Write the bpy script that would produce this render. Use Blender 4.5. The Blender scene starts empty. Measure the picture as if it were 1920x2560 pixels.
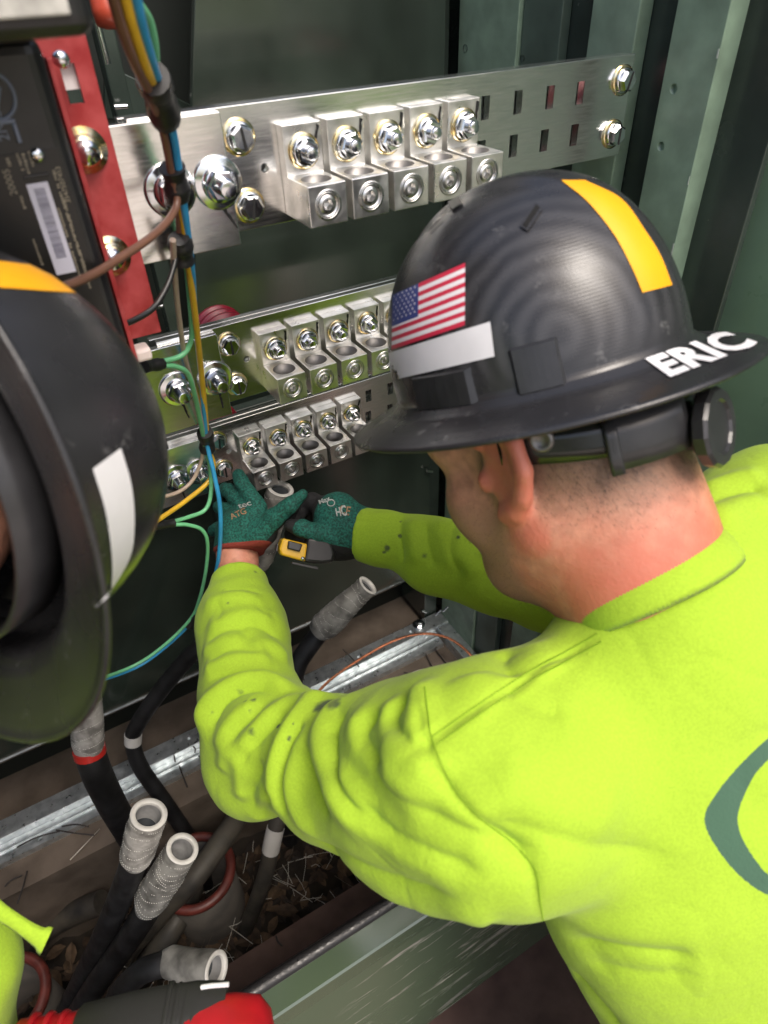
import bpy, bmesh, math, random
import numpy as np
from mathutils import Vector, Matrix
from mathutils.bvhtree import BVHTree

# ------------------------------------------------------------------ camera, world, sun, exposure
SC = bpy.context.scene
EYE = Vector((0.0, 0.0, 1.456))          # the photographer's phone, standing height; the concrete pad is z = 0
FPX = 1707.0                             # focal length in pixels of a 1920 x 2560 picture
# columns: camera right, up, forward in world axes (X along the bus bars, Y into the cabinet, Z up)
_M = np.array([[0.86209742, 0.34362736, 0.3724356],
               [-0.50564294, 0.53493654, 0.67688117],
               [-0.03336548, 0.77185694, -0.63492016]])
cam_data = bpy.data.cameras.new('camera')
cam = bpy.data.objects.new('camera', cam_data)
SC.collection.objects.link(cam)
_R = Matrix(((_M[0, 0], _M[0, 1], -_M[0, 2]), (_M[1, 0], _M[1, 1], -_M[1, 2]), (_M[2, 0], _M[2, 1], -_M[2, 2])))
cam.matrix_world = Matrix.Translation(EYE) @ _R.to_4x4()
cam_data.sensor_fit = 'VERTICAL'
cam_data.sensor_height = 36.0
cam_data.sensor_width = 27.0
cam_data.lens = 36.0 * FPX / 2560.0
cam_data.clip_start = 0.02
cam_data.clip_end = 600.0
cam_data.dof.use_dof = True
cam_data.dof.focus_distance = 0.98
cam_data.dof.aperture_fstop = 6.5
SC.camera = cam

SUN_EL, SUN_AZ = math.radians(60), math.radians(170)     # azimuth measured from +Y towards +X
world = bpy.data.worlds.new('World')
SC.world = world
world.use_nodes = True
_nt = world.node_tree
_sky = _nt.nodes.new('ShaderNodeTexSky')
_sky.sky_type = 'NISHITA'
_sky.sun_disc = False
_sky.sun_elevation = SUN_EL
_sky.sun_rotation = SUN_AZ
_sky.air_density = 1.0
_sky.dust_density = 6.0
_sky.ozone_density = 0.4
_bg = _nt.nodes['Background']
_bg.inputs['Strength'].default_value = 0.15
_nt.links.new(_sky.outputs['Color'], _bg.inputs['Color'])
sun_data = bpy.data.lights.new('sun', 'SUN')
sun_data.energy = 1.2
sun_data.angle = math.radians(22)
sun_data.color = (1.0, 0.96, 0.9)
sun = bpy.data.objects.new('sun', sun_data)
SC.collection.objects.link(sun)
_d = Vector((math.sin(SUN_AZ) * math.cos(SUN_EL), math.cos(SUN_AZ) * math.cos(SUN_EL), math.sin(SUN_EL)))
sun.rotation_euler = _d.to_track_quat('Z', 'Y').to_euler()
sun.location = (0, -3, 6)
SC.view_settings.view_transform = 'Standard'
SC.view_settings.look = 'None'
SC.view_settings.gamma = 1.0
SC.view_settings.exposure = 0.70
SC.cycles.use_denoising = True
SC.cycles.max_bounces = 8
SC.cycles.glossy_bounces = 5
SC.cycles.sample_clamp_indirect = 6.0

# ------------------------------------------------------------------ helpers
random.seed(7)
RNG = np.random.default_rng(7)
COL = SC.collection

def ray(u, v):
    d = _M @ np.array([u - 960.0, 1280.0 - v, FPX])
    return Vector(d / np.linalg.norm(d))

def at(u, v, depth):
    """world point seen in direction (u, v) at a given distance along the optical axis"""
    d = _M @ np.array([(u - 960.0) / FPX, (1280.0 - v) / FPX, 1.0])
    return EYE + Vector(d) * depth

def onY(u, v, y):
    r = ray(u, v)
    return EYE + r * (y / r.y)

def onZ(u, v, z):
    r = ray(u, v)
    return EYE + r * ((z - EYE.z) / r.z)

def onX(u, v, x):
    r = ray(u, v)
    return EYE + r * (x / r.x)

def tag(o, label=None, cat=None, group=None, kind=None):
    if label: o['label'] = label
    if cat: o['category'] = cat
    if group: o['group'] = group
    if kind: o['kind'] = kind
    return o

def thing(name, label, cat, loc=(0, 0, 0), group=None):
    o = bpy.data.objects.new(name, None)
    o.empty_display_size = 0.05
    o.location = loc
    COL.objects.link(o)
    return tag(o, label, cat, group)

def adopt(o, parent):
    if parent is not None:
        bpy.context.view_layer.update() if False else None
        o.parent = parent
        m = Matrix.Translation(parent['_w'] if '_w' in parent else parent.location)
        o.matrix_parent_inverse = m.inverted()
    return o

WLOC = {}
def wloc(o):
    """world location of an object whose ancestors are only translated"""
    return WLOC.get(o.name, Vector(o.location))

def link(name, me, mat=None, parent=None, loc=(0, 0, 0), rot=None):
    o = bpy.data.objects.new(name, me)
    COL.objects.link(o)
    if mat is not None and len(me.materials) == 0:
        for m in (mat if isinstance(mat, (list, tuple)) else [mat]):
            me.materials.append(m)
    WLOC[o.name] = Vector(loc)
    o.location = loc
    if rot is not None:
        o.rotation_euler = rot
    if parent is not None:
        o.parent = parent
        chain = parent
        # parents never rotate unless noted, so undoing their placement is a plain inverse
        o.matrix_parent_inverse = pmat(parent).inverted()
    return o

def pmat(o):
    m = Matrix.LocRotScale(o.location, o.rotation_euler, o.scale)
    if o.parent is None:
        return m
    return pmat(o.parent) @ o.matrix_parent_inverse @ m

class MB:
    """collects vertices and faces for ONE mesh"""
    def __init__(self):
        self.v, self.f, self.m, self.s = [], [], [], []
    def add(self, verts, faces, mi=0, smooth=False):
        b = len(self.v)
        self.v.extend([tuple(p) for p in verts])
        for f in faces:
            self.f.append(tuple(b + i for i in f)); self.m.append(mi); self.s.append(smooth)
        return self
    def box(self, lo, hi, mi=0):
        x0, y0, z0 = lo; x1, y1, z1 = hi
        self.add([(x0, y0, z0), (x1, y0, z0), (x1, y1, z0), (x0, y1, z0), (x0, y0, z1), (x1, y0, z1), (x1, y1, z1), (x0, y1, z1)],
                 [(0, 3, 2, 1), (4, 5, 6, 7), (0, 1, 5, 4), (1, 2, 6, 5), (2, 3, 7, 6), (3, 0, 4, 7)], mi)
        return self
    def lathe(self, prof, axis_o, axis_d, n=24, mi=0, smooth=True, cap0=False, cap1=False):
        """prof: list of (radius, distance along axis)"""
        o = Vector(axis_o); d = Vector(axis_d).normalized()
        a = d.orthogonal().normalized(); b = d.cross(a)
        vs = []
        for r, h in prof:
            for k in range(n):
                t = 2 * math.pi * k / n
                vs.append(o + d * h + (a * math.cos(t) + b * math.sin(t)) * r)
        fs = []
        for i in range(len(prof) - 1):
            for k in range(n):
                k2 = (k + 1) % n
                fs.append((i * n + k, i * n + k2, (i + 1) * n + k2, (i + 1) * n + k))
        self.add(vs, fs, mi, smooth)
        if cap0: self.add(vs[:n], [tuple(range(n))[::-1]], mi)
        if cap1: self.add(vs[-n:], [tuple(range(n))], mi)
        return self
    def tube(self, pts, rad, n=12, mi=0, caps=True, smooth=True):
        pts = [Vector(p) for p in pts]
        N = len(pts)
        if not callable(rad):
            r0 = rad; rad = lambda t: r0
        tang = [(pts[min(i + 1, N - 1)] - pts[max(i - 1, 0)]).normalized() for i in range(N)]
        a = tang[0].orthogonal().normalized()
        vs = []
        for i in range(N):
            a = (a - tang[i] * a.dot(tang[i])).normalized()
            b = tang[i].cross(a)
            r = rad(i / (N - 1))
            for k in range(n):
                t = 2 * math.pi * k / n
                vs.append(pts[i] + (a * math.cos(t) + b * math.sin(t)) * r)
        fs = []
        for i in range(N - 1):
            for k in range(n):
                k2 = (k + 1) % n
                fs.append((i * n + k, i * n + k2, (i + 1) * n + k2, (i + 1) * n + k))
        self.add(vs, fs, mi, smooth)
        if caps:
            self.add(vs[:n], [tuple(range(n))[::-1]], mi)
            self.add(vs[-n:], [tuple(range(n))], mi)
        return self
    def prism(self, poly, d, mi=0):
        """extrude a planar polygon (list of 3-D points) by vector d"""
        n = len(poly); d = Vector(d)
        vs = [Vector(p) for p in poly] + [Vector(p) + d for p in poly]
        fs = [tuple(range(n))[::-1], tuple(range(n, 2 * n))]
        for k in range(n):
            k2 = (k + 1) % n
            fs.append((k, k2, n + k2, n + k))
        return self.add(vs, fs, mi)
    def mesh(self, name, bevel=0.0, seg=2, weld=False):
        me = bpy.data.meshes.new(name)
        me.from_pydata([tuple(p) for p in self.v], [], self.f)
        for p, mi, s in zip(me.polygons, self.m, self.s):
            p.material_index = mi; p.use_smooth = s
        if bevel > 0 or weld:
            bm = bmesh.new(); bm.from_mesh(me)
            bmesh.ops.remove_doubles(bm, verts=bm.verts, dist=1e-6)
            bmesh.ops.recalc_face_normals(bm, faces=bm.faces)
            if bevel > 0:
                ed = [e for e in bm.edges if len(e.link_faces) == 2 and e.calc_face_angle(0) > 0.6]
                bmesh.ops.bevel(bm, geom=ed, offset=bevel, segments=seg, profile=0.5, affect='EDGES', clamp_overlap=True)
            bm.to_mesh(me); bm.free()
        me.update()
        return me
    def build(self, name, mat=None, parent=None, bevel=0.0, seg=2, weld=False, loc=(0, 0, 0), rot=None):
        return link(name, self.mesh(name, bevel, seg, weld), mat, parent, loc, rot)

def fixnormals(me):
    bm = bmesh.new(); bm.from_mesh(me)
    bmesh.ops.recalc_face_normals(bm, faces=bm.faces)
    bm.to_mesh(me); bm.free(); me.update()
    return me

def spline(pts, n=8):
    """Catmull-Rom through points"""
    P = [np.array(p, float) for p in pts]
    P = [2 * P[0] - P[1]] + P + [2 * P[-1] - P[-2]]
    out = []
    for i in range(1, len(P) - 2):
        for k in range(n):
            t = k / n
            out.append(0.5 * ((2 * P[i]) + (-P[i - 1] + P[i + 1]) * t + (2 * P[i - 1] - 5 * P[i] + 4 * P[i + 1] - P[i + 2]) * t * t
                              + (-P[i - 1] + 3 * P[i] - 3 * P[i + 1] + P[i + 2]) * t ** 3))
    out.append(P[-2])
    return [Vector(p) for p in out]

def boolean(me, cutters, op='DIFFERENCE'):
    """cut meshes away and return the evaluated result as a new mesh"""
    o = bpy.data.objects.new('work', me); COL.objects.link(o)
    tmp = []
    for c in cutters:
        co = bpy.data.objects.new('work_cutter', c); COL.objects.link(co); tmp.append(co)
        m = o.modifiers.new('b', 'BOOLEAN'); m.object = co; m.operation = op; m.solver = 'EXACT'
    dg = bpy.context.evaluated_depsgraph_get()
    res = bpy.data.meshes.new_from_object(o.evaluated_get(dg))
    for co in tmp:
        bpy.data.objects.remove(co)
    bpy.data.objects.remove(o)
    return res

def text_mesh(body, size, name='lettering', extrude=0.0, align='LEFT', bold=0.0, spacing=1.0):
    cu = bpy.data.curves.new(name, 'FONT')
    cu.body = body; cu.size = size; cu.extrude = extrude; cu.align_x = align; cu.offset = bold; cu.space_character = spacing
    cu.resolution_u = 3
    o = bpy.data.objects.new('work', cu); COL.objects.link(o)
    dg = bpy.context.evaluated_depsgraph_get()
    me = bpy.data.meshes.new_from_object(o.evaluated_get(dg))
    bpy.data.objects.remove(o)
    return me

# ------------------------------------------------------------------ materials
MATS = {}
def pbr(name, col, rough=0.5, metal=0.0, var=0.0, vscale=20.0, rvar=0.0, rscale=30.0, bump=0.0, bscale=200.0, stretch=None,
        coat=0.0, spec=0.5, col2=None, sheen=0.0, detail=4.0, aniso=0.0, sss=0.0, sss_col=None, blend=(0.35, 0.65)):
    """procedural surface: two colours mixed by noise, uneven gloss, fine relief"""
    if name in MATS: return MATS[name]
    m = bpy.data.materials.new(name); m.use_nodes = True
    nt = m.node_tree; N = nt.nodes; L = nt.links
    b = N['Principled BSDF']
    b.inputs['Metallic'].default_value = metal
    b.inputs['Roughness'].default_value = rough
    b.inputs['Specular IOR Level'].default_value = spec
    if coat: b.inputs['Coat Weight'].default_value = coat; b.inputs['Coat Roughness'].default_value = 0.12
    if sheen: b.inputs['Sheen Weight'].default_value = sheen; b.inputs['Sheen Roughness'].default_value = 0.5
    if aniso: b.inputs['Anisotropic'].default_value = aniso
    if sss:
        b.inputs['Subsurface Weight'].default_value = sss
        b.inputs['Subsurface Radius'].default_value = (1.0, 0.35, 0.2)
        b.inputs['Subsurface Scale'].default_value = 0.004
    tc = N.new('ShaderNodeTexCoord')
    mp = N.new('ShaderNodeMapping')
    L.new(tc.outputs['Object'], mp.inputs['Vector'])
    if stretch: mp.inputs['Scale'].default_value = stretch
    oi = N.new('ShaderNodeObjectInfo'); om = N.new('ShaderNodeVectorMath'); om.operation = 'SCALE'     # no two copies share a pattern
    om.inputs[0].default_value = (7.3, 3.1, 5.7); L.new(oi.outputs['Random'], om.inputs['Scale']); L.new(om.outputs[0], mp.inputs['Location'])
    c4 = (*col, 1.0)
    b.inputs['Base Color'].default_value = c4
    if var > 0 or col2 is not None:
        nz = N.new('ShaderNodeTexNoise'); nz.inputs['Scale'].default_value = vscale; nz.inputs['Detail'].default_value = detail
        L.new(mp.outputs[0], nz.inputs['Vector'])
        rp = N.new('ShaderNodeValToRGB')
        rp.color_ramp.elements[0].position = blend[0]; rp.color_ramp.elements[1].position = blend[1]
        if col2 is None:
            rp.color_ramp.elements[0].color = (*[c * (1 - var) for c in col], 1)
            rp.color_ramp.elements[1].color = (*[min(1, c * (1 + var)) for c in col], 1)
        else:
            rp.color_ramp.elements[0].color = c4; rp.color_ramp.elements[1].color = (*col2, 1)
        L.new(nz.outputs['Fac'], rp.inputs['Fac']); L.new(rp.outputs['Color'], b.inputs['Base Color'])
    if rvar > 0:
        nr = N.new('ShaderNodeTexNoise'); nr.inputs['Scale'].default_value = rscale; nr.inputs['Detail'].default_value = 5
        L.new(mp.outputs[0], nr.inputs['Vector'])
        mr = N.new('ShaderNodeMapRange'); mr.inputs['From Min'].default_value = 0.3; mr.inputs['From Max'].default_value = 0.7
        mr.inputs['To Min'].default_value = max(0.02, rough - rvar); mr.inputs['To Max'].default_value = min(1, rough + rvar)
        L.new(nr.outputs['Fac'], mr.inputs['Value']); L.new(mr.outputs['Result'], b.inputs['Roughness'])
    if bump > 0:
        nb = N.new('ShaderNodeTexNoise'); nb.inputs['Scale'].default_value = bscale; nb.inputs['Detail'].default_value = 3
        L.new(mp.outputs[0], nb.inputs['Vector'])
        bp = N.new('ShaderNodeBump'); bp.inputs['Strength'].default_value = bump; bp.inputs['Distance'].default_value = 0.001
        L.new(nb.outputs['Fac'], bp.inputs['Height']); L.new(bp.outputs['Normal'], b.inputs['Normal'])
    MATS[name] = m
    return m

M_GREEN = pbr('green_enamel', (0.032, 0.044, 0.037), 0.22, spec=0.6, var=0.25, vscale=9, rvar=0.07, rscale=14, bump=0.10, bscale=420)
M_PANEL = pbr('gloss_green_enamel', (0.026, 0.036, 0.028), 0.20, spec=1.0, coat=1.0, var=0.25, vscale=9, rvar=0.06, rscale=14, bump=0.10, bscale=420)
M_GREEN_LT = pbr('green_enamel_lit', (0.20, 0.285, 0.21), 0.38, spec=0.5, var=0.2, vscale=18, rvar=0.1, rscale=40, bump=0.1, bscale=350)  # paler copy of the enamel; light on uprights and post is in its colour
M_DARK = pbr('recess_shade', (0.012, 0.016, 0.013), 0.5)  # near-black colour stands in for shade in the rear bay and bolt holes
M_ALU = pbr('brushed_aluminium', (0.84, 0.84, 0.82), 0.22, 1.0, var=0.05, vscale=60, rvar=0.05, rscale=40, bump=0.035, bscale=60, stretch=(1.0, 12.0, 12.0))
M_ALU_LUG = pbr('tinned_aluminium', (0.82, 0.81, 0.78), 0.36, 1.0, var=0.13, vscale=45, rvar=0.12, rscale=60, bump=0.12, bscale=300)
M_ZINC = pbr('bright_zinc', (0.78, 0.80, 0.83), 0.17, 1.0, var=0.06, vscale=80, rvar=0.06, rscale=120)
M_CHROMATE = pbr('yellow_chromate', (0.85, 0.63, 0.26), 0.22, 1.0, col2=(0.72, 0.70, 0.55), vscale=130, rvar=0.06, rscale=120)
M_GALV = pbr('galvanised_steel', (0.52, 0.57, 0.59), 0.36, 0.85, col2=(0.72, 0.77, 0.79), vscale=70, rvar=0.12, rscale=60)
M_MARK = pbr('black_marker', (0.01, 0.01, 0.01), 0.6)
M_BLACKPL = pbr('black_moulding', (0.014, 0.014, 0.015), 0.33, var=0.25, vscale=50, bump=0.06, bscale=600)
M_REDFIB = pbr('red_fibre_sheet', (0.30, 0.018, 0.020), 0.5, col2=(0.42, 0.060, 0.062), vscale=55, detail=8, bump=0.12, bscale=150)
M_REDINS = pbr('red_insulator', (0.30, 0.012, 0.03), 0.3, coat=0.3)
M_TAPE = pbr('black_tape', (0.012, 0.012, 0.013), 0.45, bump=0.2, bscale=120)
M_CABLE = pbr('cable_jacket', (0.010, 0.010, 0.011), 0.5, var=0.5, vscale=30, rvar=0.12, rscale=40)
M_CABLE_OLD = pbr('dusty_cable_jacket', (0.022, 0.021, 0.020), 0.6, col2=(0.075, 0.066, 0.052), vscale=16, rvar=0.1)
M_CONC = pbr('concrete_pad', (0.085, 0.066, 0.050), 0.9, col2=(0.15, 0.118, 0.092), vscale=14, detail=9, bump=0.6, bscale=90)
M_REDCONC = pbr('stained_concrete', (0.075, 0.042, 0.034), 0.85, col2=(0.12, 0.072, 0.058), vscale=18, detail=9, bump=0.5, bscale=70)
M_SOIL = pbr('pit_soil', (0.018, 0.014, 0.011), 0.95, col2=(0.036, 0.028, 0.020), vscale=25, detail=8, bump=1.0, bscale=60)
# ------------------------------------------------------------------ the setting: lawn, pad, pit
def ground():
    me = MB()
    n = 14
    xs = [-80, -40, -20, -10, -5, -3, -1.6, 1.6, 3, 5, 10, 20, 40, 80]
    for i in range(len(xs) - 1):
        for j in range(len(xs) - 1):
            if xs[i] == -1.6 and xs[j] == -1.6: continue
            me.add([(xs[i], xs[j], -.11), (xs[i + 1], xs[j], -.11), (xs[i + 1], xs[j + 1], -.11), (xs[i], xs[j + 1], -.11)], [(0, 1, 2, 3)])
    lawn = pbr('lawn', (0.045, 0.085, 0.016), 0.9, col2=(0.10, 0.155, 0.03), vscale=7, detail=9, bump=1.0, bscale=60)
    tag(me.build('ground', lawn), kind='structure')
ground()

def drive():  # unseen paving, added to brighten the bars with a pale reflection
    m = MB(); xs = np.linspace(-9, 3.4, 9); ys = np.linspace(-16, -2.0, 9)
    for i in range(8):
        for j in range(8):
            g = .006
            m.box((xs[i] + g, ys[j] + g, -.13), (xs[i + 1] - g, ys[j + 1] - g, -.085))
    m.box((-9, -16, -.14), (3.4, -2.0, -.095))
    o = m.build('added_driveway', pbr('pale_concrete', (.42, .36, .32), .9, col2=(.52, .46, .41), vscale=3, detail=9, bump=.3, bscale=60))
    tag(o, kind='structure')
drive()
def tree(x, y, h, seed, label):  # trees out of view, added to put a dark reflection in the bar
    rnd = random.Random(seed)
    T = thing('reflection_tree', label, 'tree', (x, y, -.11), 'unseen trees added for their reflection')
    m = MB()
    m.tube(spline([(x, y, -.15), (x + .1, y, h * .3), (x - .05, y + .1, h * .55), (x, y, h * .8)], 6), lambda t: .16 * (1 - .8 * t), 10)
    tops = []
    for k in range(9):
        a = rnd.random() * 6.28; z = h * rnd.uniform(.35, .7); L = h * rnd.uniform(.18, .3)
        e = Vector((x + math.cos(a) * L, y + math.sin(a) * L, z + L * .7)); tops.append(e)
        m.tube([(x, y, z), Vector((x, y, z)).lerp(e, .5) + Vector((0, 0, .06)), e], lambda t: .05 * (1 - .7 * t), 6)
    m.build('trunk', pbr('bark', (.07, .05, .035), .9, var=.3, vscale=20, bump=.8, bscale=30), T)
    c = MB()
    for e in tops + [Vector((x, y, h * .85)), Vector((x, y, h * .65))]:
        for k in range(230):
            d = Vector((rnd.gauss(0, 1), rnd.gauss(0, 1), rnd.gauss(0, .8))) * h * .085
            p = e + d; u = Vector((rnd.gauss(0, 1), rnd.gauss(0, 1), rnd.gauss(0, .6))).normalized(); v = u.orthogonal().normalized(); s = rnd.uniform(.05, .10)
            c.add([p - u * s, p + v * s * .5, p + u * s, p - v * s * .5], [(0, 1, 2, 3)])
    tag(c.build('crown', pbr('leaf_green', (.055, .11, .02), .6, var=.4, vscale=3), T), kind='stuff')
tree(5.6, -6.5, 4.6, 4, 'unseen round leafy tree added for its dark reflection, right of the driveway')
tree(8.5, -9.5, 6.0, 5, 'taller unseen leafy tree added for its dark reflection, far out on the lawn')
PX0, PX1, PY0, PY1 = -.72, .33, .56, .905          # the opening in the pad
def pad():
    m = MB()
    e = 1.6
    xs = [-e, PX0, PX1, e]; ys = [-e, PY0, PY1, e]
    for i in range(3):
        for j in range(3):
            if i == 1 and j == 1: continue
            mi = 1 if (j == 0) else 0
            m.add([(xs[i], ys[j], 0), (xs[i + 1], ys[j], 0), (xs[i + 1], ys[j + 1], 0), (xs[i], ys[j + 1], 0)], [(0, 1, 2, 3)], mi)
    # outer faces and the rough walls of the opening
    for a, b in (((-e, -e), (e, -e)), ((e, -e), (e, e)), ((e, e), (-e, e)), ((-e, e), (-e, -e))):
        m.add([(*a, -.2), (*b, -.2), (*b, 0), (*a, 0)], [(0, 1, 2, 3)])
    rnd = random.Random(3)
    def wall(a, b, mi):
        k = 26; a = Vector((*a, 0)); b = Vector((*b, 0)); nrm = Vector((-(b - a).y, (b - a).x, 0)).normalized()
        rows = [0, -.03, -.08, -.14, -.2, -.28, -.36]
        vs = []
        for zi, z in enumerate(rows):
            for i in range(k + 1):
                p = a.lerp(b, i / k)
                off = 0 if zi == 0 else (rnd.random() - .5) * .018 - .004
                vs.append((p.x - nrm.x * off, p.y - nrm.y * off, z))
        fs = [(r * (k + 1) + i, r * (k + 1) + i + 1, (r + 1) * (k + 1) + i + 1, (r + 1) * (k + 1) + i) for r in range(len(rows) - 1) for i in range(k)]
        m.add(vs, fs, mi, True)
    wall((PX0, PY1), (PX1, PY1), 0); wall((PX1, PY1), (PX1, PY0), 0); wall((PX1, PY0), (PX0, PY0), 1); wall((PX0, PY0), (PX0, PY1), 0)
    o = m.build('concrete_pad', [M_CONC, M_REDCONC], weld=True)
    tag(o, kind='structure')
    s = MB(); k = 40
    vs = []
    for j in range(k + 1):
        for i in range(k + 1):
            x = PX0 - .03 + (PX1 - PX0 + .06) * i / k; y = PY0 - .03 + (PY1 - PY0 + .06) * j / k
            vs.append((x, y, -.30 + .03 * math.sin(x * 9) * math.cos(y * 13) + rnd.random() * .018))
    s.add(vs, [(j * (k + 1) + i, j * (k + 1) + i + 1, (j + 1) * (k + 1) + i + 1, (j + 1) * (k + 1) + i) for j in range(k) for i in range(k)], 0, True)
    tag(s.build('soil', M_SOIL), kind='structure')
pad()

# ------------------------------------------------------------------ the steel cabinet
CAB = thing('equipment_cabinet', 'open dark green steel equipment cabinet around the three bus bars', 'cabinet', (0, .8, 0))
H = EYE.z
XW = .74                                    # right side wall
def cbox(name, lo, hi, mat=M_GREEN, bevel=.0015):
    return MB().box(lo, hi).build(name, mat, CAB, bevel=bevel)

# upright rear panel behind the bars, its left edge cut on the slant
YP = 1.02
def rear_panel():
    o = [(.168, H - .745), (.700, H - .745), (.700, H + .39), (.432, H + .39), (.332, H - .020), (.302, H - .141), (.263, H - .342), (.246, H - .417)]
    MB().prism([(x, YP, z) for x, z in o], (0, .012, 0)).build('mounting_panel', M_PANEL, CAB, bevel=.0015, weld=True)
rear_panel()
# lower back panel with its rolled lower edge
def back_panel():
    m = MB()
    prof = [(1.040, H - .70), (1.040, H - .78), (1.04, H - .95), (1.04, .27)]
    for k in range(0, 9):
        a = math.radians(90 * k / 8)
        prof.append((1.04 + .06 * (1 - math.cos(a)), .25 - .06 * math.sin(a)))
    prof += [(1.17, .185)]
    xs = np.linspace(-.95, .694, 12)
    vs = [(x, y, z) for x in xs for (y, z) in prof]
    n = len(prof)
    m.add(vs, [(i * n + j, i * n + j + 1, (i + 1) * n + j + 1, (i + 1) * n + j) for i in range(11) for j in range(n - 1)], 0, True)
    # right-hand return flange
    m.add([(.694, y, z) for y, z in prof] + [(.694, 1.19, z) for y, z in prof], [(j, j + 1, n + j + 1, n + j) for j in range(n - 1)], 0)
    o = m.build('back_panel', M_PANEL, CAB)
    fixnormals(o.data)
back_panel()
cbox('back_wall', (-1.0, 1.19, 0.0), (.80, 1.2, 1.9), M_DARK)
cbox('side_wall', (.765, .50, 0.0), (.775, 1.19, 1.9))
cbox('side_wall', (-1.0, .50, 0.0), (-.99, 1.19, 1.9))
cbox('roof', (-1.0, 1.06, 1.86), (.80, 1.2, 1.90))      # the hinged hood in front of it is swung up and away
# uprights along the right wall
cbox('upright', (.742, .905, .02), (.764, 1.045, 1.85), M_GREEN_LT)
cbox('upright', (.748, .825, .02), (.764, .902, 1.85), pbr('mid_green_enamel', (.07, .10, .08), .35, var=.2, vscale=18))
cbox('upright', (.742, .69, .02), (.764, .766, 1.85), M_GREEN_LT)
cbox('corner_post', (.697, 1.06, .02), (.735, 1.18, 1.85), M_GREEN)
# front corner post: flange towards the opening, two bolt holes
def front_post():
    o = [(.736, .565), (.775, .565), (.775, .5705), (.7425, .5705), (.7425, .632), (.736, .632)]
    me = MB().prism([(x, y, .02) for x, y in o], (0, 0, 1.83)).mesh('corner_post', .0008, 2, True)
    cuts = []
    for (u, v) in ((1684, 222), (1652, 366)):
        p = onX(u, v, .736)
        cuts.append(MB().lathe([(.0052, -.01), (.0052, .0058)], p, (1, 0, 0), 16, cap0=True, cap1=True).mesh('c'))
    me = boolean(me, cuts); me.materials.append(M_GREEN_LT)
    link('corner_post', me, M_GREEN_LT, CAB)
front_post()
def hole(u, v, x, r=.0052):
    p = onX(u, v, x)
    MB().lathe([(r, -.0005), (r, .004)], p, (1, 0, 0), 14, cap1=True).build('bolt_hole', M_DARK, CAB)
hole(1163, 121, .7415); hole(1306, 146, .7475, .004)
# worn paint along the post's front arris
def chips():
    m = MB(); rnd = random.Random(11)
    z = .55
    while z < 1.5:
        h = rnd.random() * .018 + .004
        if rnd.random() < .6:
            w = rnd.random() * .0008 + .0004
            m.box((.7352, .5656, z), (.7362, .5656 + w * 1.6, z + h))
        z += h + rnd.random() * .03
    tag(m.build('paint_chips', pbr('bare_edge', (.45, .50, .46), .5, .4), CAB), kind='stuff')
chips()
# front door, swung open to the right
def door():
    D = thing('cabinet_door', 'plain green steel cabinet door swung open beyond the hard hat', 'door', (.80, .555, 0))
    m = MB()
    a = math.radians(12)
    d = Vector((math.sin(a), -math.cos(a), 0)); nrm = Vector((-math.cos(a), -math.sin(a), 0))
    o = Vector((.79, .553, .18))
    p = [o, o + d * .72, o + d * .72 + Vector((0, 0, 1.6)), o + Vector((0, 0, 1.6))]
    m.prism(p, -nrm * .02)
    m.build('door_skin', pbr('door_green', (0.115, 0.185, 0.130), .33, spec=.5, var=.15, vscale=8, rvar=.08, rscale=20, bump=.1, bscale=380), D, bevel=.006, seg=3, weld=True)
    for z in (.5, 1.0, 1.5):
        MB().tube([o + Vector((-.004, .012, z - .18 - .05)), o + Vector((-.004, .012, z - .18 + .05))], .008).build('hinge', M_GREEN, D)
door()
# left-hand struts seen in the dark bay
def struts():
    for (u0, v0, u1, v1, y, w, mat) in ((255, 20, 285, 260, 1.02, .022, M_GREEN), (335, 640, 350, 880, 1.08, .03, M_GREEN)):
        a = onY(u0, v0, y); b = onY(u1, v1, y)
        MB().box((b.x, y, .3), (b.x + w, y + .03, 1.85)).build('strut', mat, CAB, bevel=.002)
    # shallow sloping gusset behind the harness
    a, b, c, d = onY(262, 160, 1.1), onY(480, 262, 1.1), onY(480, 300, 1.1), onY(262, 300, 1.1)
    MB().prism([a, d, c, b], (0, .01, 0)).build('gusset', M_GREEN, CAB, bevel=.002, weld=True)
    for (u, v, y) in ((268, 118, .98),):
        a = onY(243, 58, y); b = onY(269, 160, y)
        MB().tube([a, b], .004).build('rod', M_ZINC, CAB)
    for (ua, va, ub, vb, y) in ((286, 268, 318, 266, 1.0), (392, 768, 425, 764, 1.05), (430, 770, 445, 768, 1.05)):
        MB().tube([onY(ua, va, y), onY(ub, vb, y)], .0032).build('stud', M_ZINC, CAB)
struts()
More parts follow.
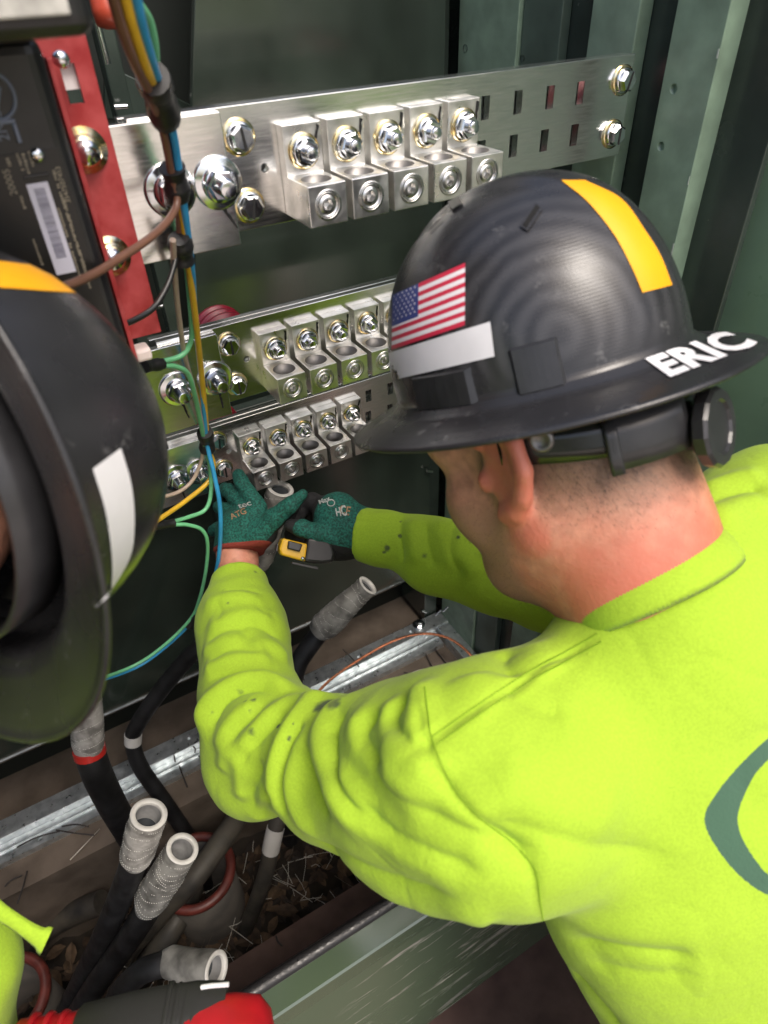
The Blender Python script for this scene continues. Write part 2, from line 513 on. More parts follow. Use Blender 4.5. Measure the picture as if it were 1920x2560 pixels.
# galvanised base frame: stepped rail along the back and one along the right side
def base_frame():
    cuts_z = []
    m = MB().box((-1.0, 1.012, .0), (.742, 1.056, .040))
    me = m.mesh('rail', .0012)
    cut = [MB().lathe([(.004, .02), (.004, .08)], (x, 1.034, 0), (0, 0, 1), 12, cap0=True, cap1=True).mesh('c') for x in (-.40, -.17, .02, .145, .30, .475, .635)]
    me = boolean(me, cut); me.materials.append(M_GALV)
    link('base_rail', me, M_GALV, CAB)
    m = MB().box((-1.0, .972, .0), (.70, 1.010, .016))
    m.box((-1.0, .995, .0161), (.70, 1.0115, .022))
    me = m.mesh('rail')
    cut = [MB().lathe([(.004, -.01), (.004, .06)], (x, .984, 0), (0, 0, 1), 12, cap0=True, cap1=True).mesh('c') for x in (-.33, -.02, .085, .40, .60)]
    me = boolean(me, cut); me.materials.append(M_GALV)
    link('base_rail', me, M_GALV, CAB)
    MB().box((.706, .50, .0), (.742, 1.0115, .036)).build('base_rail', M_GALV, CAB, bevel=.0012)
    # corner bolt with its long stud
    p = onZ(1047, 1562, .041)
    w = MB().lathe([(.0, .0), (.017, .0), (.017, .003), (.011, .0032), (.0, .0034)], p, (0, 0, 1), 24).build('washer', M_ZINC, CAB)
    MB().lathe([(.010, .0035), (.010, .013), (.006, .0145), (0, .0145)], p, (0, 0, 1), 6, smooth=False).build('bolt', M_ZINC, CAB)
    MB().tube([p + Vector((.004, -.03, -.012)), p + Vector((.004, -.03, -.036))], .004).build('stud', M_ZINC, CAB)
    for (u, v, dx, dy, dz, y) in ((1074, 1178, .012, .0, -.006, 1.03), (1060, 1528, .012, 0, -.012, 1.02), (1096, 1532, .014, 0, .008, 1.0), (1114, 1524, .014, 0, .008, 1.0)):
        a = onY(u, v, y)
        MB().tube([a - Vector((dx, dy, dz)) * .6, a + Vector((dx, dy, dz)) * .6], .0034).build('stud', M_ZINC, CAB)
base_frame()
# front sill: painted pressing with a rubber bulb seal
def sill():
    yt, zt = .375, .325
    m = MB()
    prof = [(yt + .006, zt - .03), (yt + .004, zt - .004), (yt, zt), (yt - .032, zt - .001), (yt - .035, zt - .004), (yt - .04, zt - .03), (yt - .07, zt - .13), (yt - .09, zt - .20),
            (yt - .10, zt - .24), (yt - .085, zt - .265), (yt - .05, zt - .27), (yt - .05, .0)]
    xs = np.linspace(-1.0, .775, 10); n = len(prof)
    m.add([(x, y, z) for x in xs for (y, z) in prof], [(i * n + j, i * n + j + 1, (i + 1) * n + j + 1, (i + 1) * n + j) for i in range(9) for j in range(n - 1)], 0, False)
    nt_mat = scuffed()
    o = m.build('front_sill', nt_mat, CAB); fixnormals(o.data)
    s = MB()
    s.tube([(x, yt + .010, zt - .002) for x in np.linspace(-1, .775, 90)], .0105, 12)
    s.build('rubber_seal', pbr('rubber_seal', (.010, .009, .010), .42, bump=.8, bscale=160, rvar=.15, rscale=220), CAB)
def scuffed():
    m = pbr('sill_enamel', (0.065, 0.092, 0.058), 0.16, spec=.9, coat=.6, rvar=.07, rscale=16, bump=.05, bscale=300)
    nt = m.node_tree; N = nt.nodes; L = nt.links; b = N['Principled BSDF']
    tc = N.new('ShaderNodeTexCoord'); mp = N.new('ShaderNodeMapping')
    mp.inputs['Rotation'].default_value = (0, math.radians(-18), 0)
    mp.inputs['Scale'].default_value = (2.4, 24, 26)
    L.new(tc.outputs['Object'], mp.inputs['Vector'])
    nz = N.new('ShaderNodeTexNoise'); nz.inputs['Scale'].default_value = 3.0; nz.inputs['Detail'].default_value = 8; nz.inputs['Roughness'].default_value = .65
    L.new(mp.outputs[0], nz.inputs['Vector'])
    rp = N.new('ShaderNodeValToRGB'); rp.color_ramp.elements[0].position = .555; rp.color_ramp.elements[1].position = .64
    L.new(nz.outputs['Fac'], rp.inputs['Fac'])
    # scuffs only on a patch of the face
    mk = N.new('ShaderNodeTexGradient'); mk.gradient_type = 'SPHERICAL'
    mp2 = N.new('ShaderNodeMapping'); mp2.inputs['Location'].default_value = (-.24 * 5, 0, -.19 * 7); mp2.inputs['Scale'].default_value = (5, .01, 7)
    L.new(tc.outputs['Object'], mp2.inputs['Vector']); L.new(mp2.outputs[0], mk.inputs['Vector'])
    mu = N.new('ShaderNodeMath'); mu.operation = 'MULTIPLY'
    ms = N.new('ShaderNodeMath'); ms.operation = 'MULTIPLY'; ms.inputs[1].default_value = 2.2; ms.use_clamp = True
    L.new(mk.outputs['Fac'], ms.inputs[0]); L.new(rp.outputs['Color'], mu.inputs[0]); L.new(ms.outputs[0], mu.inputs[1])
    mx = N.new('ShaderNodeMix'); mx.data_type = 'RGBA'
    mx.inputs[6].default_value = (0.065, 0.092, 0.058, 1); mx.inputs[7].default_value = (.32, .31, .28, 1)
    L.new(mu.outputs[0], mx.inputs[0]); L.new(mx.outputs[2], b.inputs['Base Color'])
    return m
sill()

# ------------------------------------------------------------------ hardware meshes (axis -Y, origin on the surface)
def hexprism(af, y0, y1, ch=.0012):
    r = af / math.sqrt(3)
    m = MB()
    pr = [(0, y0), (r, y0), (r, y1 - ch), (r - ch * 1.3, y1), (0, y1)]
    m.lathe(pr, (0, 0, 0), (0, -1, 0), 6, smooth=False)
    return m
def dish_washer(ro, h):
    return MB().lathe([(0.004, 0), (ro, 0.0002), (ro, .0014), (ro * .9, .0018), (ro * .52, h), (.004, h)], (0, 0, 0), (0, -1, 0), 40).mesh('washer')
def stud_mesh(r, y0, y1):
    m = MB(); pr = [(r, y0)]
    y = y0; k = 0
    while y < y1 - .0012:
        pr += [(r, y), (r * .86, y + .0007)]; y += .0014
    pr += [(r * .98, y1 - .0005), (r * .8, y1), (0, y1)]
    m.lathe(pr, (0, 0, 0), (0, -1, 0), 18)
    return m.mesh('stud')
ME = {}
ME['w_s'] = dish_washer(.0155, .0042); ME['n_s'] = hexprism(.0195, .0040, .0125).mesh('nut'); ME['st_s'] = stud_mesh(.0060, .010, .0195)
ME['n_f'] = MB().lathe([(0, .0036), (.0128, .0036), (.0126, .0046), (.0112, .0055), (.0108, .0056)], (0, 0, 0), (0, -1, 0), 30).mesh('flange')
ME['w_b'] = dish_washer(.0225, .0050); ME['n_b'] = hexprism(.0230, .0048, .0150).mesh('nut'); ME['st_b'] = stud_mesh(.0080, .012, .0290)
ME['w_lk'] = MB().lathe([(.008, .0035), (.0155, .0035), (.0155, .0065), (.008, .0065)], (0, 0, 0), (0, -1, 0), 30).mesh('washer')
ME['head'] = hexprism(.0195, .0040, .0125, .0016).mesh('bolt_head')
def mark_mesh():
    m = MB()
    m.add([(-.0012, -.0127, .0094), (.0012, -.0127, .0094), (.0016, -.0127, -.0094), (-.0014, -.0127, -.0094)], [(0, 1, 2, 3)])
    return m.mesh('paint_mark')
ME['mk_head'] = mark_mesh()
def streak(n=7, L=.020, w=.0017, seed=1):
    rnd = random.Random(seed); m = MB(); vs = []
    for i in range(n):
        t = i / (n - 1)
        x = rnd.uniform(-.0004, .0004) + .004 * t; z = -L * t; ww = w * (.6 + .6 * rnd.random()) * (1 - .3 * t)
        vs += [(x - ww, 0, z), (x + ww, 0, z)]
    m.add(vs, [(2 * i, 2 * i + 1, 2 * i + 3, 2 * i + 2) for i in range(n - 1)])
    return m.mesh('paint_mark')
for k in range(5): ME['streak%d' % k] = streak(seed=k + 1)

def put(name, me, mat, parent, loc, ry=0.0):
    o = link(name, me, mat, parent, loc, (0, ry, 0))
    return o
def small_bolt(parent, x, y, z, seed, headed=True, yellow=True):
    """flange bolt with a dished washer, inked across its head"""
    rot = random.Random(seed * 13 + 5).random() * 1.0
    b = put('bolt', ME['head'], M_ZINC, parent, (x, y, z), rot)
    put('washer', ME['w_s'], M_CHROMATE if yellow else M_ZINC, b, (x, y, z), rot)
    put('flange', ME['n_f'], M_ZINC, b, (x, y, z))
    put('paint_mark', ME['mk_head'], M_MARK, b, (x, y - .0001, z), rot * .2 + random.Random(seed).uniform(-.2, .2))
    return b
def big_bolt(parent, x, y, z, seed):
    rnd = random.Random(seed)
    b = put('bolt', ME['st_b'], M_ZINC, parent, (x, y, z), rnd.random())
    put('nut', ME['n_b'], M_ZINC, b, (x, y, z), rnd.random())
    put('washer', ME['w_b'], M_ZINC, b, (x, y, z))
    put('washer', ME['w_lk'], M_ZINC, b, (x, y, z))
    put('paint_mark', ME['streak%d' % (seed % 5)], M_MARK, b, (x + .002, y - .0004, z - .0228), rnd.uniform(-.3, .35))
    return b

# lug: flat tongue + block with a cable bore and a hex set screw; local origin at the tongue's bolt hole on the bar face
def lug_meshes():
    w = .0193
    m = MB()
    # side outline (y, z) extruded along x
    o = [(0, .0222), (-.0125, .0222), (-.0125, -.0200), (-.056, -.0200), (-.056, -.0555), (0, -.0555)]
    m.prism([(-w, y, z) for y, z in o], (2 * w, 0, 0))
    me = m.mesh('lug', .0009, 2)
    bore = MB().lathe([(.0142, -.075), (.0142, 0.0)], (0, -.0345, .004), (0, 0, 1), 40, cap0=True, cap1=True).mesh('c')
    screw = MB().lathe([(.0118, -.010), (.0118, .01)], (0, -.056, -.0378), (0, -1, 0), 36, cap0=True, cap1=True).mesh('c')
    me = boolean(me, [bore, screw]); me.materials.append(M_ALU_LUG)
    me.materials.append(pbr('shaded_bore', (.30, .29, .28), .5, .9))  # darker copy of the lug metal puts shade inside the bore
    for p in me.polygons:
        c = p.center
        if math.hypot(c.x, c.y + .0345) < .01435 and abs(p.normal.z) < .3 and c.z > -.0553: p.material_index = 1
    me2 = MB()
    me2.lathe([(.0116, 0.0), (.0116, .0086), (.0108, .0098), (.0098, .0098), (.0092, .0085), (.0082, .0085), (.0076, .0099), (.0048, .0099)], (0, -.046, -.0378), (0, -1, 0), 36)
    me2.lathe([(.0050, .0099), (.0046, .0030), (0, .0020)], (0, -.046, -.0378), (0, -1, 0), 6, smooth=False)
    ring = MB().lathe([(.0121, .0), (.0134, .0), (.0134, .0005), (.0121, .0005)], (0, -.056, -.0378), (0, -1, 0), 36).mesh('rim')
    return me, me2.mesh('set_screw'), ring
ME['lug'], ME['screw'], ME['rim'] = lug_meshes()
M_CHAMFER = pbr('machined_aluminium', (.72, .71, .69), .32, 1.0, rvar=.08, rscale=200)
def lug(parent, x, y, z, seed):
    rnd = random.Random(seed)
    l = put('lug', ME['lug'], M_ALU_LUG, parent, (x, y, z))
    put('set_screw', ME['screw'], M_CHAMFER, l, (x, y, z))
    put('screw_rim', ME['rim'], M_CHAMFER, l, (x, y, z))
    yy = y - .0127
    put('washer', ME['w_s'], M_CHROMATE, l, (x, yy, z - .0005), rnd.random())
    put('nut', ME['n_s'], M_ZINC, l, (x, yy, z - .0005), rnd.random())
    put('flange', ME['n_f'], M_ZINC, l, (x, yy, z - .0005))
    put('stud', ME['st_s'], M_ZINC, l, (x, yy, z - .0005))
    put('paint_mark', ME['streak%d' % (seed % 5)], M_MARK, l, (x + .0165, yy - .0003, z + .0190), math.radians(22 + rnd.uniform(-9, 9)))
    return l

def holed_plate(x0, x1, y0, y1, z0, z1, slots, holes):
    me = MB().box((x0, y0, z0), (x1, y1, z1)).mesh('bar', .0007, 2)
    cuts = [MB().box((x - .0055, y0 - .01, z - .011), (x + .0055, y0 + .02, z + .011)).mesh('c') for x, z in slots]
    cuts += [MB().lathe([(r, -.02), (r, .008)], (x, y0 + .002, z), (0, 1, 0), 20, cap0=True, cap1=True).mesh('c') for x, z, r in holes]
    if cuts: me = boolean(me, cuts)
    me.materials.append(M_ALU)
    return me

def bus(label, y, zc, nlug, xb, xl, big, link_x, link_z, slots, extra, ends, seed):
    root = thing('bus_bar', label, 'bus bar', (.45, y, H + zc), 'stepped bus bars')
    z0, z1 = H + zc - .0515, H + zc + .0515
    me = holed_plate(.135, .7045, y, y + .0095, z0, z1, [(x, H + z) for x, z in slots], [(x, H + z, r) for x, z, r in extra])
    link('bar', me, M_ALU, root)
    link('bar', holed_plate(.130, .7045, y + .0125, y + .022, z0 + .001, z1 - .0005, [(x, H + z) for x, z in slots], []), M_ALU, root)
    # link plate bolted over the left end, towards the breaker
    lx, lz0, lz1 = link_x, H + link_z[0], H + link_z[1]
    MB().box((-.16, y - .0105, lz0), (lx, y - .0004, lz1)).build('link_plate', M_ALU, root, bevel=.0009)
    for i, z in enumerate(xb[1]): small_bolt(root, xb[0], y, H + z, seed + i)
    for i, (x, z) in enumerate(big): big_bolt(root, x, y - .0105, H + z, seed + 5 + i)
    for i in range(nlug): lug(root, xl[0] + i * .0447, y, H + xl[1], seed + 20 + i)
    for i, (x, z) in enumerate(ends): small_bolt(root, x, y, H + z, seed + 40 + i)
    # moulded stand-off insulators on a channel fixed to the side of the cabinet (the lowest bar stands on the panel itself)
    yb = min(YP - .001, y + .0225 + .062)
    L = yb - (y + .0225) - .0005
    if yb < YP - .01:
        MB().box((.150, yb, H + zc - .036), (.741, yb + .022, H + zc + .016)).build('support_channel', M_GREEN, CAB, bevel=.002)
    for x in (.232, .665):
        pr = [(.0, 0.0), (.030, 0.0), (.033, .004), (.033, L * .18)]
        for k in range(3):
            h = L * (.22 + .24 * k)
            pr += [(.026, h), (.026, h + L * .07), (.036, h + L * .10), (.036, h + L * .17), (.026, h + L * .20)]
        pr += [(.030, L * .95), (.030, L), (0, L)]
        MB().lathe(pr, (x, y + .0225, H + zc + (-.004 if y < .7 else .012)), (0, 1, 0), 28).build('insulator', M_REDINS, root)
    return root

SL = [(.4979, -.1296), (.5409, -.1290), (.5848, -.1290), (.6279, -.1290), (.4955, -.1705), (.539, -.1705), (.5827, -.1706), (.627, -.1706)]
bus('uppermost brushed aluminium bus bar with five lugs and two rows of empty slots', .65, -.1500, 5, (.2275, (-.1228, -.1801)), (.2830, -.1388),
    [(.1555, -.1535), (.1982, -.1540)], .2110, (-.2100, -.1000), SL, [(.2482, -.1509, .0042)], [(.690, -.1228), (.6875, -.1768)], 100)
SLm = [(x - .008, z - .2455) for x, z in SL]
bus('middle aluminium bus bar with lugs disappearing behind the hard hat', .78, -.3965, 5, (.2200, (-.3693, -.4248)), (.2750, -.3845),
    [(.1442, -.4032), (.1919, -.4033)], .2050, (-.4590, -.3480), SLm, [(.2398, -.3955, .0042)], [(.68, -.370), (.68, -.424)], 200)
SLl = [(x - .021, z - .4535) for x, z in SL]
bus('lowest and deepest aluminium bus bar just above the green gloves', .9035, -.6030, 5, (.2085, (-.5753, -.6288)), (.2576, -.5960),
    [(.1336, -.6101), (.1680, -.6116)], .1880, (-.6580, -.5580), SLl, [(.2229, -.6012, .0042)], [(.67, -.575), (.67, -.63)], 300)
# ------------------------------------------------------------------ moulded breaker and its red fibre bracket
def face_xf(u, v, y):
    """frame on a wall facing the opening: text runs upwards, letter tops to the left"""
    p = onY(u, v, y)
    return Matrix((( 0, -1, 0, p.x), (0, 0, -1, p.y), (1, 0, 0, p.z), (0, 0, 0, 1)))
def breaker():
    B = thing('circuit_breaker', 'black moulded circuit breaker with barcode label and red fibre bracket', 'breaker', (-.05, .6, H - .2))
    YF = .52
    MB().box((-.30, YF, H - .37), (.0705, .64, H - .030)).build('case', M_BLACKPL, B, bevel=.010, seg=4)
    hood = MB().box((-.30, .395, H - .0260), (.0800, .60, H + .16)).build('hood', M_BLACKPL, B, bevel=.008, seg=4)
    MB().box((-.20, .3925, H - .0175), (.0690, .3948, H + .05)).build('window', pbr('smoked_window', (.42, .41, .38), .25, var=.3, vscale=60), hood, bevel=.001)
    # red bracket: face plate, flange towards the viewer
    R = MB()
    R.box((.076, .612, H - .262), (.1135, .616, H - .010))
    R.box((.076, .560, H - .292), (.0795, .6118, H - .046))
    me = R.mesh('bracket', .0008)
    sl = onY(183, 210, .612)
    me = boolean(me, [MB().box((sl.x - .0060, .60, sl.z - .0125), (sl.x + .0045, .63, sl.z + .0125)).mesh('c')])
    me.materials.append(M_REDFIB)
    br = link('bracket', me, M_REDFIB, B)
    MB().box((sl.x - .007, .618, sl.z - .004), (sl.x + .006, .6200, sl.z + .0135)).build('white_tab', pbr('white_tab', (.8, .78, .8), .4), br)
    for (u, v) in ((212, 375), (275, 640)):
        p = onY(u, v, .612)
        w = MB().lathe([(0, 0), (.0165, 0), (.0165, .0016), (.012, .0022), (.0115, .006), (.006, .0085), (0, .0085)], p, (0, -1, 0), 32).build('bolt', M_CHROMATE, B)
        MB().lathe([(.0085, .004), (.0085, .011), (0, .0116)], p, (0, -1, 0), 24).build('bolt_head', M_ZINC, w)
    p = onY(150, 147, .60)
    MB().lathe([(.0055, 0), (.0055, .006), (.003, .008), (0, .008)], p, (0, -1, 0), 16).build('screw', M_ZINC, B)
    p = onY(350, 868, .62)
    MB().box((p.x - .009, .60, p.z - .006), (p.x + .006, .618, p.z + .006)).build('end_cap', pbr('pale_cap', (.75, .66, .62), .4), B, bevel=.003)
    # rating plate and its print
    y0 = YF - .0006
    pl = MB()
    c = [onY(u, v, y0) for u, v in ((-40, 402), (152, 366), (262, 742), (-40, 800))]
    xa, xb = -.02, onY(180, 540, y0).x + .004
    za, zb = onY(70, 380, y0).z, H - .30
    plate = MB().box((xa - .05, y0, zb), (xb, YF - .0001, za)).build('rating_plate', pbr('plate_black', (.012, .011, .010), .35), B, bevel=.0002)
    ink = pbr('gold_print', (.30, .26, .19), .5)
    blu = pbr('embossed_rim', (.17, .20, .27), .4)
    def word(s, u, v, size, mat, parent, y=y0 - .0003):
        me = text_mesh(s, size, 'lettering', .0001)
        o = link('lettering', me, mat, parent)
        o.matrix_world = face_xf(u, v, y)
        m = face_xf(u, v, y)
        o.matrix_parent_inverse = pmat(parent).inverted(); o.matrix_basis = m
        return o
    word('20005', 45, 487, .0062, ink, plate)
    word('3547507453', 177, 506, .0044, ink, plate)
    rnd = random.Random(5)
    def fineprint(u, v0, v1, w):
        m = MB(); a = onY(u, v0, y0); b = onY(u + (v1 - v0) * .285, v1, y0)
        z = a.z
        while z > b.z:
            L = rnd.uniform(.0007, .0016)
            if rnd.random() < .82: m.box((a.x - w, y0 - .0002, z - L), (a.x + w * rnd.uniform(.3, 1), y0 - .0001, z))
            z -= L + .0005
        tag(m.build('fine_print', ink, plate), kind='stuff')
    for (u, v0, v1, w) in ((18, 395, 425, .0010), (43, 383, 428, .0009), (57, 383, 430, .0009), (72, 378, 412, .0009), (52, 490, 520, .0009),
                           (132, 420, 560, .0008), (146, 520, 690, .0008), (160, 500, 700, .0008), (176, 560, 720, .0008), (84, 598, 660, .0008)):
        fineprint(u, v0, v1, w)
    # white barcode label
    a = onY(68, 470, y0); b = onY(184, 682, y0)
    xl, xr = onY(70, 478, y0).x, onY(122, 465, y0).x
    lab = MB().box((xl, y0 - .0006, b.z + .0006), (xr, y0, a.z + .002)).build('barcode_label', pbr('white_label', (.72, .70, .80), .5), plate, bevel=.0016)
    bc = MB(); z = a.z - .001
    while z > b.z + .012:
        w = rnd.choice((.0003, .0005, .0008)); bc.box((xl + .0034, y0 - .0008, z - w), (xr - .0030, y0 - .00065, z)); z -= w + rnd.choice((.0003, .0005))
    tag(bc.build('barcode', pbr('grey_print', (.22, .21, .27), .6), plate), kind='stuff')
    # slotted screw, moulded bar, raised frame with letters, ring emblem
    p = onY(93, 388, y0)
    MB().lathe([(.0042, 0), (.0042, .0012), (.0025, .0022), (0, .0024)], p, (0, -1, 0), 20).build('screw', M_ZINC, B)
    p = onY(91, 440, y0); MB().box((p.x - .0075, y0 - .0012, p.z - .0012), (p.x + .0075, y0, p.z + .0012)).build('ridge', M_BLACKPL, plate, bevel=.0005)
    f = MB()
    A = onY(32, 302, y0); C = onY(44, 358, y0)
    f.box((A.x - .05, y0 - .0014, A.z - .0012), (A.x + .0012, y0 + .0005, A.z + .0012))
    f.box((A.x - .0012, y0 - .0014, C.z), (A.x + .0012, y0 + .0005, A.z - .0013))
    f.build('raised_frame', blu, B, bevel=.0005, weld=True)
    word('2NO', 26, 352, .0085, blu, B, y0 - .0002)
    p = onY(-22, 240, y0)
    rg = [p + Vector((math.cos(t) * .0125, 0, math.sin(t) * .0125)) for t in np.linspace(0, 2 * math.pi, 40)]
    MB().tube(rg, .0011, 8).build('ring_emblem', blu, B)
    MB().tube([p + Vector((.000, 0, -.008)), p + Vector((.006, 0, .004))], .0011, 8).build('emblem_stroke', blu, B)
breaker()
# orange connector cap above the harness
_c = at(268, 18, .55)
_o = MB().lathe([(0, -.012), (.011, -.012), (.0125, -.004), (.0125, .012), (.010, .016), (0, .016)], _c, (0.1, .3, .8), 24).build('cable_gland', pbr('orange_plastic', (.42, .06, .03), .4))
tag(_o, 'small orange-red plastic cap behind the top of the wire harness', 'plastic cap')

# ------------------------------------------------------------------ control wires
def wire(label, mat, pts, r=.0030, name='control_wire', n=7, group='control wires of the harness'):
    P = spline([onY(u, v, y) for u, v, y in pts], n)
    o = MB().tube(P, r, 10).build(name, mat)
    return tag(o, label, 'wire', group)
def wmat(n, c): return pbr(n, c, .38, var=.12, vscale=40, coat=.1)
W_BLUE = wmat('blue_insulation', (.03, .27, .52)); W_BROWN = wmat('brown_insulation', (.145, .07, .045)); W_GREEN = wmat('green_insulation', (.14, .45, .22))
W_YEL = wmat('yellow_insulation', (.62, .38, .025)); W_TAN = wmat('tan_insulation', (.42, .33, .26)); W_BLK = wmat('black_insulation', (.012, .012, .012))
wire('blue wire running down the harness to the loose loop below', W_BLUE, [(334, -40, .480), (354, 60, .495), (382, 160, .518), (404, 230, .546), (432, 330, .572), (449, 440, .592), (466, 560, .610), (480, 680, .635),
      (488, 800, .68), (505, 960, .735), (516, 1100, .775), (534, 1180, .765), (551, 1280, .752), (546, 1400, .76), (521, 1490, .785), (484, 1548, .81), (420, 1612, .82), (340, 1668, .82), (225, 1706, .80), (120, 1712, .79)], .0031)
wire('brown wire that leaves the harness and curves across the red bracket', W_BROWN, [(272, -40, .47), (300, 60, .485), (338, 160, .51), (375, 235, .535), (408, 330, .57), (428, 430, .588), (443, 500, .592), (425, 545, .58),
      (375, 595, .555), (300, 645, .53), (225, 690, .505), (150, 720, .48), (60, 740, .46)], .0031)
wire('second brown wire lying beside the first inside the harness', W_BROWN, [(296, -40, .483), (322, 60, .497), (356, 160, .52), (388, 235, .545), (416, 330, .578), (436, 440, .597), (448, 560, .615), (446, 640, .63)], .0029)
wire('yellow wire ending in a bend beside the left hard hat', W_YEL, [(305, -40, .48), (330, 60, .494), (364, 165, .515), (395, 240, .55), (424, 330, .585), (440, 440, .60), (460, 560, .612), (474, 680, .635), (488, 790, .668),
      (500, 900, .71), (512, 1020, .755), (520, 1110, .785), (534, 1165, .79), (520, 1205, .785), (470, 1248, .77), (410, 1290, .75), (340, 1335, .73)], .0033)
wire('green wire bowing out above the first tape wrap then joining the sleeve', W_GREEN, [(318, -30, .50), (345, 8, .515), (372, 50, .53), (386, 110, .54), (390, 170, .55), (396, 240, .56), (426, 340, .59), (446, 450, .605), (460, 580, .625), (470, 700, .65),
      (478, 790, .675), (478, 850, .69), (455, 888, .69), (405, 904, .685)], .0029)
wire('green wire looping from the upper sleeve down to the lower sleeve', W_GREEN, [(405, 914, .685), (440, 916, .69), (470, 935, .70), (486, 985, .72), (500, 1050, .75), (512, 1110, .778), (525, 1170, .785), (527, 1235, .775), (512, 1275, .768), (470, 1293, .762), (432, 1304, .757)], .0029)
wire('green wire from the lower sleeve swinging down beside the blue one', W_GREEN, [(432, 1312, .755), (468, 1312, .755), (505, 1325, .757), (519, 1360, .76), (514, 1430, .77), (498, 1500, .788), (476, 1548, .807), (412, 1612, .816), (335, 1664, .816), (230, 1700, .797), (120, 1704, .787)], .0027)
wire('pale tan wire that bends away beneath the lowest bar', W_TAN, [(432, 600, .60), (438, 700, .63), (447, 790, .66), (462, 890, .70), (488, 985, .735), (506, 1070, .765), (508, 1130, .785), (488, 1190, .79), (455, 1225, .785), (405, 1242, .775), (350, 1240, .76)], .0027)
wire('thin black wire slung from the tape wrap to the red bracket', W_BLK, [(446, 610, .62), (436, 660, .61), (418, 715, .60), (385, 768, .59), (340, 798, .58), (300, 812, .57), (250, 815, .55)], .0026)
def wrap(label, pts, r, sq=1.0, name='tape_wrap', mat=M_TAPE, group='black tape wraps and sleeves on the wires'):
    P = spline([onY(u, v, y) for u, v, y in pts], 6)
    rnd = random.Random(int(pts[0][0]))
    ph = rnd.random() * 6
    o = MB().tube(P, lambda t: r * (1 + .10 * math.sin(t * 9 + ph) + .05 * math.sin(t * 31)), 16).build(name, mat)
    return tag(o, label, 'tape', group)
wrap('long loose black tape wrap around the harness above the bus bars', [(382, 195, .532), (398, 238, .55), (414, 298, .57)], .0108)
wrap('black tape wrap on the harness beside the big washers', [(430, 418, .592), (440, 455, .597), (446, 498, .602)], .0095)
wrap('black tape wrap on the harness at the foot of the link plate', [(446, 595, .612), (454, 622, .617), (456, 652, .622)], .0100)
wrap('black tape wrap holding wires over the lowest bar', [(512, 1080, .772), (517, 1102, .782), (518, 1126, .786)], .0098)
wrap('small black tape wrap joining the blue and green loop', [(492, 1534, .802), (483, 1548, .808), (472, 1566, .812)], .0062)
wrap('black crimp sleeve joining two green wires over the middle bar', [(408, 909, .685), (385, 913, .68), (360, 917, .67)], .0062, name='crimp_sleeve')
wrap('black crimp sleeve joining two green wires under the lowest bar', [(434, 1308, .756), (410, 1311, .752), (384, 1316, .745)], .0058, name='crimp_sleeve')

